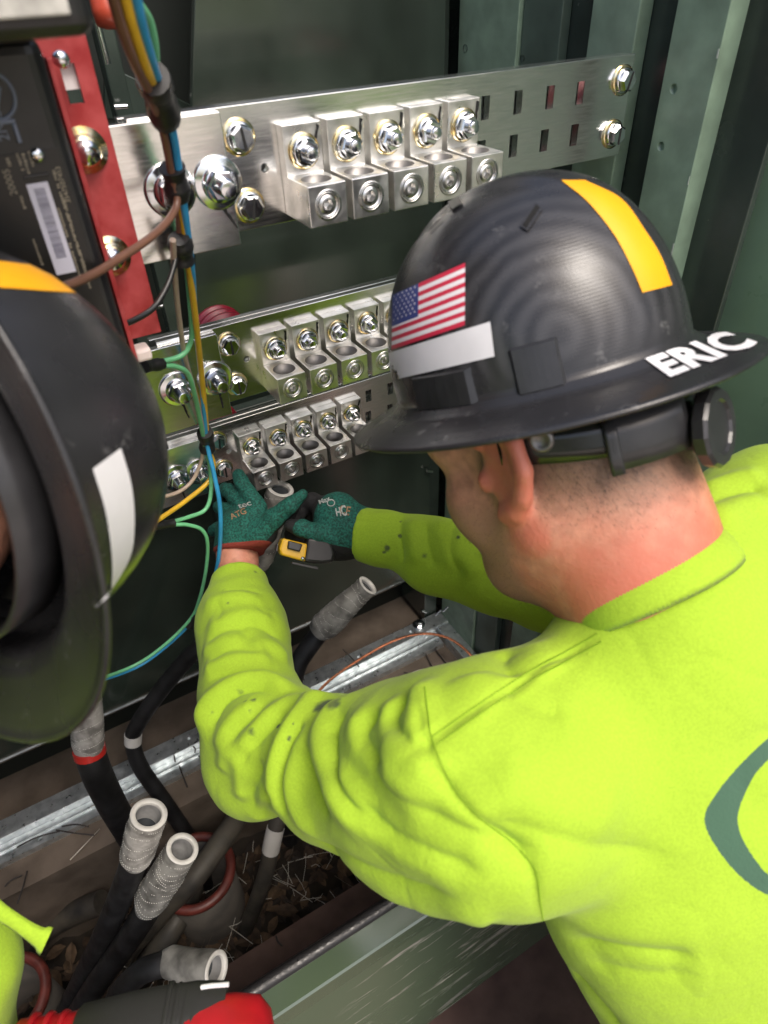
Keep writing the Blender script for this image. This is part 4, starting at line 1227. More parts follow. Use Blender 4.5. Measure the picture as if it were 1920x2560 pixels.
def hat_ribs(m):
    nt = m.node_tree; N = nt.nodes; L = nt.links; b = N['Principled BSDF']
    a = N.new('ShaderNodeAttribute'); a.attribute_name = 'rise'
    mu = N.new('ShaderNodeMath'); mu.operation = 'MULTIPLY'; mu.inputs[1].default_value = 2 * math.pi / .0024
    L.new(a.outputs['Fac'], mu.inputs[0])
    sn = N.new('ShaderNodeMath'); sn.operation = 'SINE'; L.new(mu.outputs[0], sn.inputs[0])
    bp = N.new('ShaderNodeBump'); bp.inputs['Strength'].default_value = .16; bp.inputs['Distance'].default_value = .00012
    L.new(sn.outputs[0], bp.inputs['Height'])
    old = b.inputs['Normal'].links[0].from_node
    L.new(old.outputs['Normal'], bp.inputs['Normal']); L.new(bp.outputs['Normal'], b.inputs['Normal'])
hat_ribs(M_HAT)
def hat_moire(m):
    """moire ripple of sheen, painted into the base colour as paler rings"""
    nt = m.node_tree; N = nt.nodes; L = nt.links; b = N['Principled BSDF']
    def at_(n):
        a = N.new('ShaderNodeAttribute'); a.attribute_name = n; return a.outputs['Fac']
    mu = N.new('ShaderNodeMath'); mu.operation = 'MULTIPLY'; mu.inputs[1].default_value = 2 * math.pi / .0135; L.new(at_('ring'), mu.inputs[0])
    tc = N.new('ShaderNodeTexCoord'); nz = N.new('ShaderNodeTexNoise'); nz.inputs['Scale'].default_value = 60; L.new(tc.outputs['Object'], nz.inputs['Vector'])
    ad = N.new('ShaderNodeMath'); ad.operation = 'MULTIPLY_ADD'; ad.inputs[1].default_value = 3.0; L.new(nz.outputs['Fac'], ad.inputs[0]); L.new(mu.outputs[0], ad.inputs[2])
    sn = N.new('ShaderNodeMath'); sn.operation = 'SINE'; L.new(ad.outputs[0], sn.inputs[0])
    mr = N.new('ShaderNodeMapRange'); mr.inputs['From Min'].default_value = -1; mr.inputs['From Max'].default_value = 1; mr.inputs['To Min'].default_value = 0; mr.inputs['To Max'].default_value = 1
    L.new(sn.outputs[0], mr.inputs['Value'])
    mk = N.new('ShaderNodeMath'); mk.operation = 'MULTIPLY'; L.new(mr.outputs[0], mk.inputs[0]); L.new(at_('ringmask'), mk.inputs[1])
    mx = N.new('ShaderNodeMix'); mx.data_type = 'RGBA'; L.new(b.inputs['Base Color'].links[0].from_socket, mx.inputs[6]); mx.inputs[7].default_value = (.062, .062, .066, 1)
    L.new(mk.outputs[0], mx.inputs[0]); L.new(mx.outputs[2], b.inputs['Base Color'])
hat_moire(M_HAT)
M_HAT_PART = pbr('black_hat_fitting', (.024, .024, .026), .30, var=.15, vscale=60, bump=.1, bscale=700)
M_WSTICK = pbr('white_sticker', (.62, .62, .64), .45, var=.04, vscale=40)
M_YSTICK = pbr('orange_sticker', (.78, .36, .006), .40, var=.04, vscale=40)
def quadmap(c, s, t):
    """bilinear inside picture quad TL, TR, BR, BL"""
    (a, b, d, e) = [Vector((*p, 0)) for p in c]
    return a.lerp(b, s).lerp(e.lerp(d, s), t)
def stick(bvh, u, v, off):
    h = bvh.ray_cast(EYE, ray(u, v))
    if h[0] is None:
        r = ray(u, v); c = EYE + r * 0.55
        for _ in range(3):
            h = bvh.find_nearest(c); c = EYE + r * ((h[0] - EYE).dot(r))
        return h[0] + h[1] * off
    n = h[1] if h[1].dot(ray(u, v)) < 0 else -h[1]
    return h[0] + n * off
def sticker(name, bvh, quad, mat, parent, nx=16, ny=8, off=.0006, rows=None):
    """thin sheet laid over a curved shell; quad gives its outline"""
    m = MB(); vs = []
    for j in range(ny + 1):
        for i in range(nx + 1):
            p = quad(i / nx, j / ny) if callable(quad) else quadmap(quad, i / nx, j / ny)
            q = stick(bvh, p.x, p.y, off)
            vs.append(q if q is not None else (vs[-1] if vs else Vector((0, 0, 0))))
    mats = mat if isinstance(mat, (list, tuple)) else [mat]
    for j in range(ny):
        for i in range(nx):
            mi = rows(i / nx, j / ny) if rows else 0
            m.add([vs[j * (nx + 1) + i], vs[j * (nx + 1) + i + 1], vs[(j + 1) * (nx + 1) + i + 1], vs[(j + 1) * (nx + 1) + i]], [(0, 3, 2, 1)], mi, False)
    me = m.mesh(name, weld=True)
    for p in me.polygons: p.use_smooth = True
    return link(name, me, mats, parent)
def decal_text(s, bvh, quad, mat, parent, off=.0012, bold=.03, spacing=1.0, name='lettering'):
    me = text_mesh(s, 1.0, name, 0, bold=bold, spacing=spacing)
    bm = bmesh.new(); bm.from_mesh(me)
    bmesh.ops.triangulate(bm, faces=bm.faces)
    for _ in range(2): bmesh.ops.subdivide_edges(bm, edges=[e for e in bm.edges if e.calc_length() > .08], cuts=1)
    bmesh.ops.triangulate(bm, faces=bm.faces)
    xs = [v.co.x for v in bm.verts]; ys = [v.co.y for v in bm.verts]
    x0, x1, y0, y1 = min(xs), max(xs), min(ys), max(ys)
    for v in bm.verts:
        p = quadmap(quad, (v.co.x - x0) / (x1 - x0), 1 - (v.co.y - y0) / (y1 - y0))
        q = stick(bvh, p.x, p.y, off)
        v.co = q if q is not None else v.co * 0
    bm.to_mesh(me); bm.free()
    return link(name, me, mat, parent)

# ---- the hat of the worker in the middle
F1 = Frame(at(1334.7, 914.9, .5724), camdir(-.27833, .91958, -.27733), camdir(-.69558, .00613, .71842))
HAT1, SH1 = hard_hat('scuffed black full-brim hard hat with flag sticker and white name on its brim', F1)
B1 = bvh_obj(SH1)
def flag_rows(s, t):
    if s < .36 and t < .54: return 2
    return 0 if int(t * 13 + 1e-6) % 2 == 0 else 1
FLQ = ((983, 738), (1164, 658), (1163, 813), (981, 874))
flag = sticker('flag_sticker', B1, FLQ, [pbr('flag_red', (.50, .025, .06), .45), pbr('flag_white', (.70, .68, .70), .45), pbr('flag_blue', (.035, .055, .20), .45)], HAT1, 25, 26, .0007, flag_rows)
def stars():
    m = MB()
    for r in range(7):
        for c in range(6 if r % 2 == 0 else 5):
            s = (.03 + (c + (.5 if r % 2 else 0)) * .057); t = .04 + r * .072
            p = quadmap(FLQ, s, t); q = stick(B1, p.x, p.y, .0011)
            if q is None: continue
            h = B1.ray_cast(EYE, ray(p.x, p.y)); n = h[1] if h[1].dot(ray(p.x, p.y)) < 0 else -h[1]
            a = Vector(F1.f) - n * Vector(F1.f).dot(n); a.normalize(); b = n.cross(a)
            pts = [q + (a * math.sin(k * math.pi / 5) + b * math.cos(k * math.pi / 5)) * (.00125 if k % 2 == 0 else .00055) for k in range(10)]
            m.add(pts, [tuple(range(10))])
    tag(m.build('stars', MATS['flag_white'], flag), kind='stuff')
stars()
sticker('white_sticker', B1, ((973, 882), (1226, 804), (1237, 891), (979, 951)), M_WSTICK, HAT1, 18, 6)
_yl = [(1403, 452), (1469, 506), (1534, 587), (1579, 671), (1605, 732)]; _yr = [(1462, 452), (1553, 499), (1612, 578), (1650, 640), (1679, 713)]
_YL, _YR = dens(_yl, 8), dens(_yr, 8)
sticker('orange_sticker', B1, lambda s, t: _YL[int(round(t * 32))].lerp(_YR[int(round(t * 32))], s), M_YSTICK, HAT1, 8, 32)
decal_text('ERIC', B1, ((1611, 899), (1806, 830), (1902, 862), (1676, 947)), pbr('white_letters', (.74, .74, .75), .45), HAT1, bold=.045, spacing=1.08)
def boss(F, parent, th, dth, u0, u1, d, name='accessory_slot'):
    """raised block moulded where crown meets brim"""
    m = MB(); n = 8; vs = []
    for (uu, dd) in ((u0, d * .3), (u0 + .002, d), (u1 - .003, d * .85), (u1, -.002)):
        for k in range(n + 1):
            t = th - dth + 2 * dth * k / n
            f, l, u = hat_profile(t, .96 if uu > .02 else 1.0)
            e = dd if 0 < k < n else -.002
            f, l = (.1248 * math.cos(t), .1099 * math.sin(t))
            # crown radius at this height
            z = max(0., min(.97, uu / .1426)); r = math.sin(math.acos(min(1, z ** (1 / .86)))) ** .90
            vs.append(F.p(f * r + e * math.cos(t), l * r + e * math.sin(t), uu))
    m.add(vs, [(j * (n + 1) + k, j * (n + 1) + k + 1, (j + 1) * (n + 1) + k + 1, (j + 1) * (n + 1) + k) for j in range(3) for k in range(n)], 0, False)
    o = m.build(name, M_HAT_PART, parent); fixnormals(o.data)
    return o
def th_at(u, v):
    h = B1.ray_cast(EYE, ray(u, v))[0]; q = V3(h) - F1.o
    return math.atan2((q @ F1.l) / .1099, (q @ F1.f) / .1248)
TH_A, TH_B = th_at(1342, 915), th_at(1095, 965)
for th, dth in ((TH_A, .16), (TH_B, .30), (-TH_A, .16), (-TH_B, .30)):
    boss(F1, HAT1, th, dth, -.003, .026 if abs(th) < 1.8 else .032, .0026)
# slanting vents: a near-black sheet paints the shade inside each slot
def vent(bvh, u0, v0, u1, v1, w, parent):
    a = np.array([u0, v0]); b = np.array([u1, v1]); d = (b - a) / np.linalg.norm(b - a); nn = np.array([-d[1], d[0]])
    for (wd, off, mat, nm, ext) in ((w, .0016, M_HAT_PART, 'vent_rim', 5), (w * .5, .0020, pbr('vent_shade', (.002, .002, .002), .9), 'vent', 0)):
        q = [a - d * ext - nn * wd, b + d * ext - nn * wd, b + d * ext + nn * wd, a - d * ext + nn * wd]
        sticker(nm, bvh, [tuple(p) for p in q], mat, parent, 8, 3, off)
vent(B1, 1312, 570, 1345, 520, 12, HAT1)
vent(B1, 1050, 552, 1078, 522, 9, HAT1)
vent(B1, 1108, 506, 1140, 490, 8, HAT1)
# rear suspension: nape strap, buckle, ratchet knob
def suspension(F, parent):
    strap = pbr('nape_strap', (.012, .013, .012), .20, spec=.6, bump=.05, bscale=200)
    rf, rl = .121, .090
    def pt(deg, o, z):
        t = math.radians(deg); return F.p((rf + o) * math.cos(t), (rl + o) * math.sin(t), z)
    def band(name, d0, d1, zt, zb, o, th, mat, n=30, par=parent, bulge=.0):
        m = MB(); vs = []
        for k in range(n + 1):
            q = k / n; dg = d0 + (d1 - d0) * q
            w = math.sin(math.radians(max(0, min(180, (dg - 90))))) 
            for j in range(4):
                z = zt(w) + (zb(w) - zt(w)) * j / 3
                vs.append(pt(dg, o + (bulge if j in (1, 2) else 0), z))
        m.add(vs, [(4 * k + j, 4 * k + j + 1, 4 * k + j + 5, 4 * k + j + 4) for k in range(n) for j in range(3)], 0, True)
        ob = m.build(name, mat, par); so = ob.modifiers.new('t', 'SOLIDIFY'); so.thickness = th; so.offset = 0
        return ob
    st = band('nape_strap', 96, 264, lambda w: -.030 - .008 * w, lambda w: -.054 - .012 * w, 0, .003, strap)
    for a, b in ((136, 168), (224, 192)):
        hs = band('strap_housing', a, b, lambda w: -.034, lambda w: -.072, .0050, .007, M_HAT_PART, 12, bulge=.001)
        band('housing_lip', a - (2 if a < 180 else -2), a + (2.5 if a < 180 else -2.5), lambda w: -.036, lambda w: -.075, .0065, .006, M_HAT_PART, 4)
    c = F.p(-.127, 0, -.066); ax = Vector(-F.f)
    MB().lathe([(0, -.010), (.016, -.010), (.016, .0), (.024, .001), (.0285, .004), (.0295, .012), (.0275, .0145), (.0205, .0145), (.0190, .0125), (0, .0125)], c, ax, 14, smooth=False).build('ratchet_knob', M_HAT_PART, parent)
    p = pt(113, .002, -.040); nrm = Vector(F.l) * .93 - Vector(F.f) * .36
    MB().lathe([(.0, .002), (.0052, .002), (.0062, .003), (.0085, .0025), (.0095, .0), (.0095, -.003)], p, nrm, 20).build('rivet', pbr('dull_rivet', (.16, .15, .14), .3, .6), parent)
suspension(F1, HAT1)

# ------------------------------------------------------------------ the worker in the middle: head and forearm skin as one body
def head_sdf(F, neck, ear_sides=(1, -1)):
    f, l, u = F.f, F.l, F.u
    def pt(a, b, c): return F.o + f * a + l * b + u * c
    ax = (f, l, u)
    def fn(P):
        d = s_ell(P, pt(-.014, 0, .003), ax, (.100, .078, .100))
        d = smin(d, s_ell(P, pt(.018, 0, -.094), ax, (.064, .068, .088)), .035)
        d = smin(d, s_ell(P, pt(.030, 0, -.150), ax, (.036, .042, .030)), .03)          # chin
        for s in (1, -1):
            d = smin(d, s_caps(P, pt(.036, s * .034, -.148), pt(-.018, s * .060, -.095), .022, .022), .03)   # jaw
            d = smin(d, s_ell(P, pt(.050, s * .050, -.078), ax, (.030, .022, .036)), .02)   # cheek
            d = smin(d, s_ell(P, pt(.061, s * .040, -.016), ax, (.032, .030, .030)), .02)   # brow and temple
            d = smax(d, -s_ell(P, pt(.094, s * .032, -.044), ax, (.018, .019, .012)), .012)  # eye socket
            d = smin(d, s_ell(P, pt(.074, s * .032, -.045), ax, (.0125, .0135, .0125)), .003)
        d = smin(d, s_caps(P, pt(.080, 0, -.040), pt(.095, 0, -.078), .008, .011), .012)   # nose
        d = smin(d, s_caps(P, pt(.080, -.016, -.112), pt(.080, .016, -.112), .006, .006), .008)  # lips
        d = smax(d, -s_caps(P, pt(.090, -.020, -.1125), pt(.090, .020, -.1125), .0022, .0022), .003)
        d = smin(d, s_chain(P, neck, .03), .038)
        for s in ear_sides:
            # ear: a thick rim curving round a hollow, with a lobe
            rim = [(.010, .004, .030), (.000, .008, .042), (-.018, .012, .044), (-.034, .015, .031), (-.037, .016, .008), (-.028, .012, -.014), (-.014, .007, -.028), (-.002, .004, -.032)]
            e = s_chain(P, [(pt(-.002 + a, s * (.079 + b), -.042 + c), .0058 if i < 6 else .0072) for i, (a, b, c) in enumerate(rim)], .004)
            tilt = f * .95 + l * s * -.30; tilt = tilt / np.linalg.norm(tilt); nrm = np.cross(tilt, u)
            plate = s_ell(P, pt(-.016, s * .0855, -.036), (tilt, nrm, u), (.026, .0055, .036))
            e = smin(e, plate, .008)
            e = smax(e, -s_ell(P, pt(-.006, s * .0935, -.040), (tilt, nrm, u), (.015, .008, .020)), .004)
            e = smax(e, -s_ell(P, pt(-.016, s * .0960, -.020), (tilt, nrm, u), (.012, .006, .012)), .004)
            e = smin(e, s_ell(P, pt(.010, s * .081, -.046), ax, (.006, .006, .010)), .006)   # tragus
            d = smin(d, e, .007)
        return d
    return fn
FH1 = Frame(F1.p(.005, 0, -.026), F1.u, F1.f)
NB1 = F1.p(-.060, 0, -.205)
neck1 = [(V3(F1.p(-.036, 0, -.080)), .070), (V3(F1.p(-.047, 0, -.135)), .066), (V3(F1.p(-.054, 0, -.185)), .066), (V3(F1.p(-.070, 0, -.255)), .078)]
NDIR = F1.u + .40 * F1.f; NDIR = NDIR / np.linalg.norm(NDIR)
def smooth01(x): x = np.clip(x, 0, 1); return x * x * (3 - 2 * x)
P1 = thing('person', 'person in lime long-sleeve shirt and green gloves leaning into the cabinet', 'person', (.35, .1, 0))
def head1():
    fn = head_sdf(FH1, neck1)
    lo = np.minimum(FH1.o - .19, V3(NB1) - .14); hi = np.maximum(FH1.o + .15, V3(NB1) + .12)
    V, Q = surface(fn, lo, hi, .0028)
    V = relax(V, Q, 2)
    me = mesh_np('body', V, Q)
    R = (V - FH1.o) @ np.array([FH1.f, FH1.l, FH1.u]).T
    back = smooth01((-.005 - R[:, 0]) / .05)
    hair = smooth01((R[:, 2] + .104 + .012 * smooth01((-.05 - R[:, 0]) / .05)) / .065) * smooth01((.030 - R[:, 0]) / .022)
    side = smooth01((.03 - R[:, 0]) / .02)
    ear = smooth01((np.abs(R[:, 1]) - .079) / .006)
    hair = hair * (1 - ear)
    burn = smooth01((-R[:, 2] - .050) / .10) * np.maximum(back, .55)
    burn = np.maximum(burn, .85 * ear)
    stub = smooth01((-.055 - R[:, 2]) / .03) * smooth01((R[:, 0] + .012) / .03) * .8
    attr(me, 'hair', hair); attr(me, 'burn', burn); attr(me, 'stubble', stub)
    body = link('body', me, M_SKIN, P1)
    # cropped hair: short tapering strands lying close to the scalp
    N_ = normals(V, Q); r = np.random.default_rng(12)
    w = hair * (hair > .12); idx = r.choice(len(V), 9000, p=w / w.sum())
    p0 = V[idx] + r.normal(scale=.0012, size=(9000, 3)); n = N_[idx]
    dn = -FH1.u - .6 * FH1.f; t = dn - n * (n @ dn)[:, None]; t /= np.linalg.norm(t, axis=1)[:, None]
    t = t + r.normal(scale=.28, size=t.shape); side = np.cross(n, t); side /= np.linalg.norm(side, axis=1)[:, None]
    L = (.0022 + .0042 * hair[idx] * r.random(9000))[:, None]
    a = p0 - side * .00016; b = p0 + side * .00016; c = p0 + t * L + n * L * .28
    m = bpy.data.meshes.new('hair'); pts = np.stack([a, b, c], 1).reshape(-1, 3)
    m.from_pydata([tuple(q) for q in pts], [], [(3 * i, 3 * i + 1, 3 * i + 2) for i in range(9000)])
    ws = (stub > .1) * stub; i2 = r.choice(len(V), 5000, p=ws / ws.sum())
    q0 = V[i2] + r.normal(scale=.0014, size=(5000, 3)); n2 = N_[i2]; t2 = -FH1.u - n2 * (n2 @ -FH1.u)[:, None] + r.normal(scale=.3, size=n2.shape)
    s2 = np.cross(n2, t2); s2 /= np.linalg.norm(s2, axis=1)[:, None]
    pts2 = np.stack([q0 - s2 * .00014, q0 + s2 * .00014, q0 + t2 * .0012 + n2 * .0008], 1).reshape(-1, 3)
    m2 = bpy.data.meshes.new('beard_stubble'); m2.from_pydata([tuple(q) for q in pts2], [], [(3 * i, 3 * i + 1, 3 * i + 2) for i in range(5000)])
    tag(link('beard_stubble', m2, pbr('stubble_hair', (.09, .055, .035), .6), P1), kind='stuff')
    tag(link('hair', m, pbr('cropped_hair', (.055, .038, .028), .6, var=.5, vscale=300), P1), kind='stuff')
head1()

# ---- sleeves and shirt
LSH, LEL, LWR = at(1235, 1950, .56), at(655, 1835, .80), at(600, 1447, 1.008)
RSH, REL, RWR = at(1950, 1340, .66), at(1395, 1465, .90), at(897, 1335, 1.00)
MID = (V3(LSH) + V3(RSH)) / 2
SHL = V3(LSH) - V3(RSH); SHL /= np.linalg.norm(SHL)
AXD = camdir(.243, -.925, .29); AXD = AXD - SHL * (AXD @ SHL); AXD /= np.linalg.norm(AXD)
BCK = np.cross(AXD, SHL)
if BCK @ V3(camdir(.444, -.16, -.88)) < 0: BCK = -BCK
def shirt_sdf(P):
    tax = (SHL, BCK, AXD)
    d = s_ell(P, MID + AXD * .19 + BCK * .02, tax, (.205, .120, .235))
    d = smin(d, s_ell(P, MID + AXD * .40 + BCK * .01, tax, (.205, .135, .30)), .08)
    nb = V3(NB1)
    d = smin(d, s_chain(P, [(V3(LSH), .082), (nb * .66 + V3(LSH) * .34 + AXD * .045, .054), (nb + AXD * .030 + BCK * .014, .066), (nb * .70 + V3(RSH) * .30 + AXD * .008, .062), (V3(RSH), .078)], .05), .07)
    # left sleeve
    ue = V3(LSH) * .5 + V3(LEL) * .5
    la = s_chain(P, [(V3(LSH), .094), (V3(at(1050, 1955, .62)), .087), (V3(at(850, 1922, .70)), .066), (V3(at(735, 1868, .76)), .056), (V3(LEL), .056), (V3(at(622, 1730, .86)), .055), (V3(at(612, 1610, .92)), .0540), (V3(at(600, 1545, .958)), .0500), (V3(at(600, 1522, .970)), .0465)], .035)
    la = smin(la, s_chain(P, [(V3(at(601, 1530, .965)), .0420), (V3(at(600, 1480, .99)), .0408), (V3(at(600, 1420, 1.02)), .0405)], .01), .008)
    la = smin(la, s_caps(P, V3(LEL), V3(at(632, 1935, .79)), .054, .050), .04)
    la = cuff_cut(P, la, LWR, at(600, 1500, .98))
    d = smin(d, la, .05)
    ra = s_chain(P, [(V3(RSH), .078), (V3(at(1690, 1400, .80)), .068), (V3(REL), .060), (V3(at(1230, 1425, .935)), .054), (V3(at(1090, 1390, .965)), .0485), (V3(at(1040, 1364, .98)), .0450)], .03)
    ra = smin(ra, s_chain(P, [(V3(at(1030, 1360, .98)), .0415), (V3(at(960, 1346, .99)), .0405), (V3(at(880, 1330, 1.0)), .0400)], .01), .008)
    ra = cuff_cut(P, ra, RWR, at(975, 1345, .99))
    d = smin(d, ra, .05)
    # openings
    ndir = NDIR
    d = smax(d, -s_caps(P, nb + ndir * .045, nb + ndir * .22, .072, .095), .006)
    return d
def cuff_cut(P, d, w, p):
    ax = V3(w) - V3(p); ax /= np.linalg.norm(ax)
    d = smax(d, ((P - V3(w)) @ ax), .004)
    return smax(d, -s_caps(P, V3(w) - ax * .02, V3(w) + ax * .1, .034, .034), .003)
FOLDS = [
 # forearm rolls
 ([(500, 1522), (540, 1498), (600, 1490), (668, 1508)], .0045, .009), ([(545, 1478), (600, 1474), (655, 1484)], -.0035, .004), ([(505, 1580), (560, 1548), (640, 1534), (690, 1552)], .0055, .009), ([(590, 1560), (650, 1562), (705, 1600)], -.005, .006),
 ([(500, 1640), (550, 1606), (620, 1594)], .006, .010), ([(620, 1612), (680, 1616), (725, 1660)], .006, .010), ([(510, 1612), (570, 1574), (620, 1568)], -.0045, .006), ([(505, 1690), (545, 1660), (620, 1640), (700, 1660)], .0055, .009), ([(520, 1660), (580, 1628), (660, 1636)], -.004, .006),
 ([(525, 1700), (580, 1684), (660, 1684)], -.004, .006), ([(540, 1500), (552, 1530), (545, 1560)], -.003, .006), ([(640, 1500), (655, 1530), (690, 1540)], -.003, .006),
 # elbow arc
 ([(742, 1742), (708, 1722), (657, 1703), (601, 1706), (551, 1733), (518, 1770), (512, 1806), (530, 1842)], .012, .010),
 ([(720, 1752), (660, 1724), (605, 1728), (562, 1752), (536, 1790), (536, 1830)], -.008, .006),
 ([(650, 1760), (600, 1780), (560, 1830), (548, 1890)], .006, .008), ([(670, 1745), (640, 1790), (600, 1830), (570, 1880)], -.004, .006),
 ([(800, 1750), (771, 1751), (720, 1758), (677, 1786), (642, 1822), (607, 1865), (589, 1903), (581, 1953)], .009, .010),
 ([(720, 1775), (690, 1800), (655, 1840), (625, 1885), (608, 1925)], -.006, .007),
 ([(590, 1835), (575, 1870), (560, 1900), (556, 1935)], .005, .007), ([(640, 1850), (620, 1900), (604, 1960), (612, 2010)], .006, .008), ([(655, 1900), (640, 1940), (630, 1980), (640, 2030)], -.005, .007),
 ([(840, 1750), (804, 1748), (771, 1766), (733, 1814), (708, 1865), (690, 1928), (690, 1991), (708, 2054), (740, 2105)], .011, .010),
 ([(770, 1800), (735, 1850), (714, 1910), (706, 1975), (716, 2040)], -.014, .007),
 ([(680, 1960), (672, 2000), (650, 2045)], -.006, .006), ([(660, 1985), (655, 2020), (640, 2050)], .005, .008),
 ([(796, 1811), (752, 1852), (728, 1915), (731, 1984), (766, 2054), (834, 2130)], .010, .012),
 ([(900, 1746), (855, 1763), (817, 1806), (806, 1857), (817, 1915), (847, 1978), (900, 2040), (960, 2090)], .013, .012),
 ([(880, 1765), (836, 1814), (829, 1857), (836, 1908), (862, 1966), (900, 2020), (960, 2070)], -.013, .007),
 ([(790, 1870), (775, 1920), (790, 1985), (830, 2050)], -.007, .010),
 ([(982, 1735), (910, 1800), (898, 1834), (922, 1882), (958, 1920), (1030, 1985), (1090, 2030)], .010, .011), ([(960, 1770), (922, 1815), (920, 1850), (950, 1890), (1000, 1935)], -.009, .008),
 ([(1030, 1733), (987, 1776), (981, 1819), (1020, 1866), (1078, 1913), (1120, 1972)], .011, .010), ([(1040, 1745), (1001, 1776), (995, 1812), (1028, 1850), (1080, 1890)], -.010, .007),
 ([(1052, 1700), (1052, 1757), (1056, 1824), (1080, 1862)], .010, .010),
 ([(880, 1900), (870, 1960), (930, 2060), (1060, 2150), (1230, 2235)], .009, .014), ([(900, 1985), (960, 2070), (1080, 2140), (1230, 2200)], -.009, .011),
 ([(930, 1875), (985, 1972), (1123, 2061), (1274, 2123), (1380, 2150)], -.010, .013), ([(950, 1850), (1010, 1940), (1140, 2025), (1290, 2085)], .008, .014),
 ([(720, 2080), (800, 2150), (940, 2220), (1120, 2275), (1260, 2300)], .007, .014), ([(760, 2070), (850, 2145), (1000, 2210), (1180, 2255)], -.006, .010),
 # back drag lines
 ([(1185, 2043), (1336, 2078), (1513, 2123), (1700, 2140)], -.007, .014), ([(1210, 2010), (1380, 2040), (1560, 2075)], .004, .02),
 ([(1389, 2353), (1602, 2382), (1760, 2400)], -.007, .011), ([(1400, 2320), (1600, 2345), (1780, 2360)], .005, .016), ([(1450, 2410), (1600, 2440), (1760, 2440)], -.005, .012),
 ([(1420, 2420), (1480, 2500), (1560, 2600)], -.008, .016), ([(1340, 2400), (1390, 2500), (1430, 2600)], .006, .016), ([(1250, 1700), (1330, 1760), (1420, 1790)], -.005, .014), ([(1290, 1690), (1260, 1640), (1290, 1600)], -.007, .010),
 ([(1180, 1680), (1200, 1720), (1260, 1760)], .006, .012), ([(1330, 1600), (1350, 1640), (1400, 1690)], .006, .012), ([(1200, 1900), (1400, 1960), (1600, 2000)], .004, .022),
 # armhole and shoulder seams
 ([(1049, 1705), (1060, 1790), (1072, 1857), (1120, 1965), (1185, 2043), (1270, 2110), (1327, 2176), (1340, 2250), (1348, 2305), (1385, 2350)], -.0055, .0040),
 ([(1086, 1850), (1200, 1770), (1336, 1682), (1407, 1644), (1500, 1590)], -.004, .0040), ([(1094, 1862), (1206, 1784), (1340, 1698), (1412, 1658)], .0025, .004),
 # far sleeve
 ([(1003, 1285), (1000, 1340), (1006, 1420)], -.0045, .0040), ([(1040, 1290), (1030, 1340), (1045, 1420)], .005, .008), ([(1090, 1285), (1110, 1350), (1140, 1440)], .006, .009), ([(1065, 1300), (1070, 1360), (1090, 1430)], -.004, .007),
 ([(1160, 1300), (1150, 1370), (1190, 1450)], .006, .010), ([(1130, 1300), (1128, 1380), (1160, 1450)], -.005, .008), ([(1230, 1360), (1240, 1420), (1300, 1480)], .005, .010), ([(1200, 1390), (1260, 1450), (1350, 1500)], -.005, .009),
 # far shoulder behind the neck
 ([(1745, 1230), (1830, 1200), (1920, 1185)], .005, .008), ([(1750, 1262), (1840, 1230), (1920, 1215)], -.005, .007), ([(1780, 1300), (1850, 1260), (1920, 1250)], .005, .009),
]
def ellipse_band():
    pass
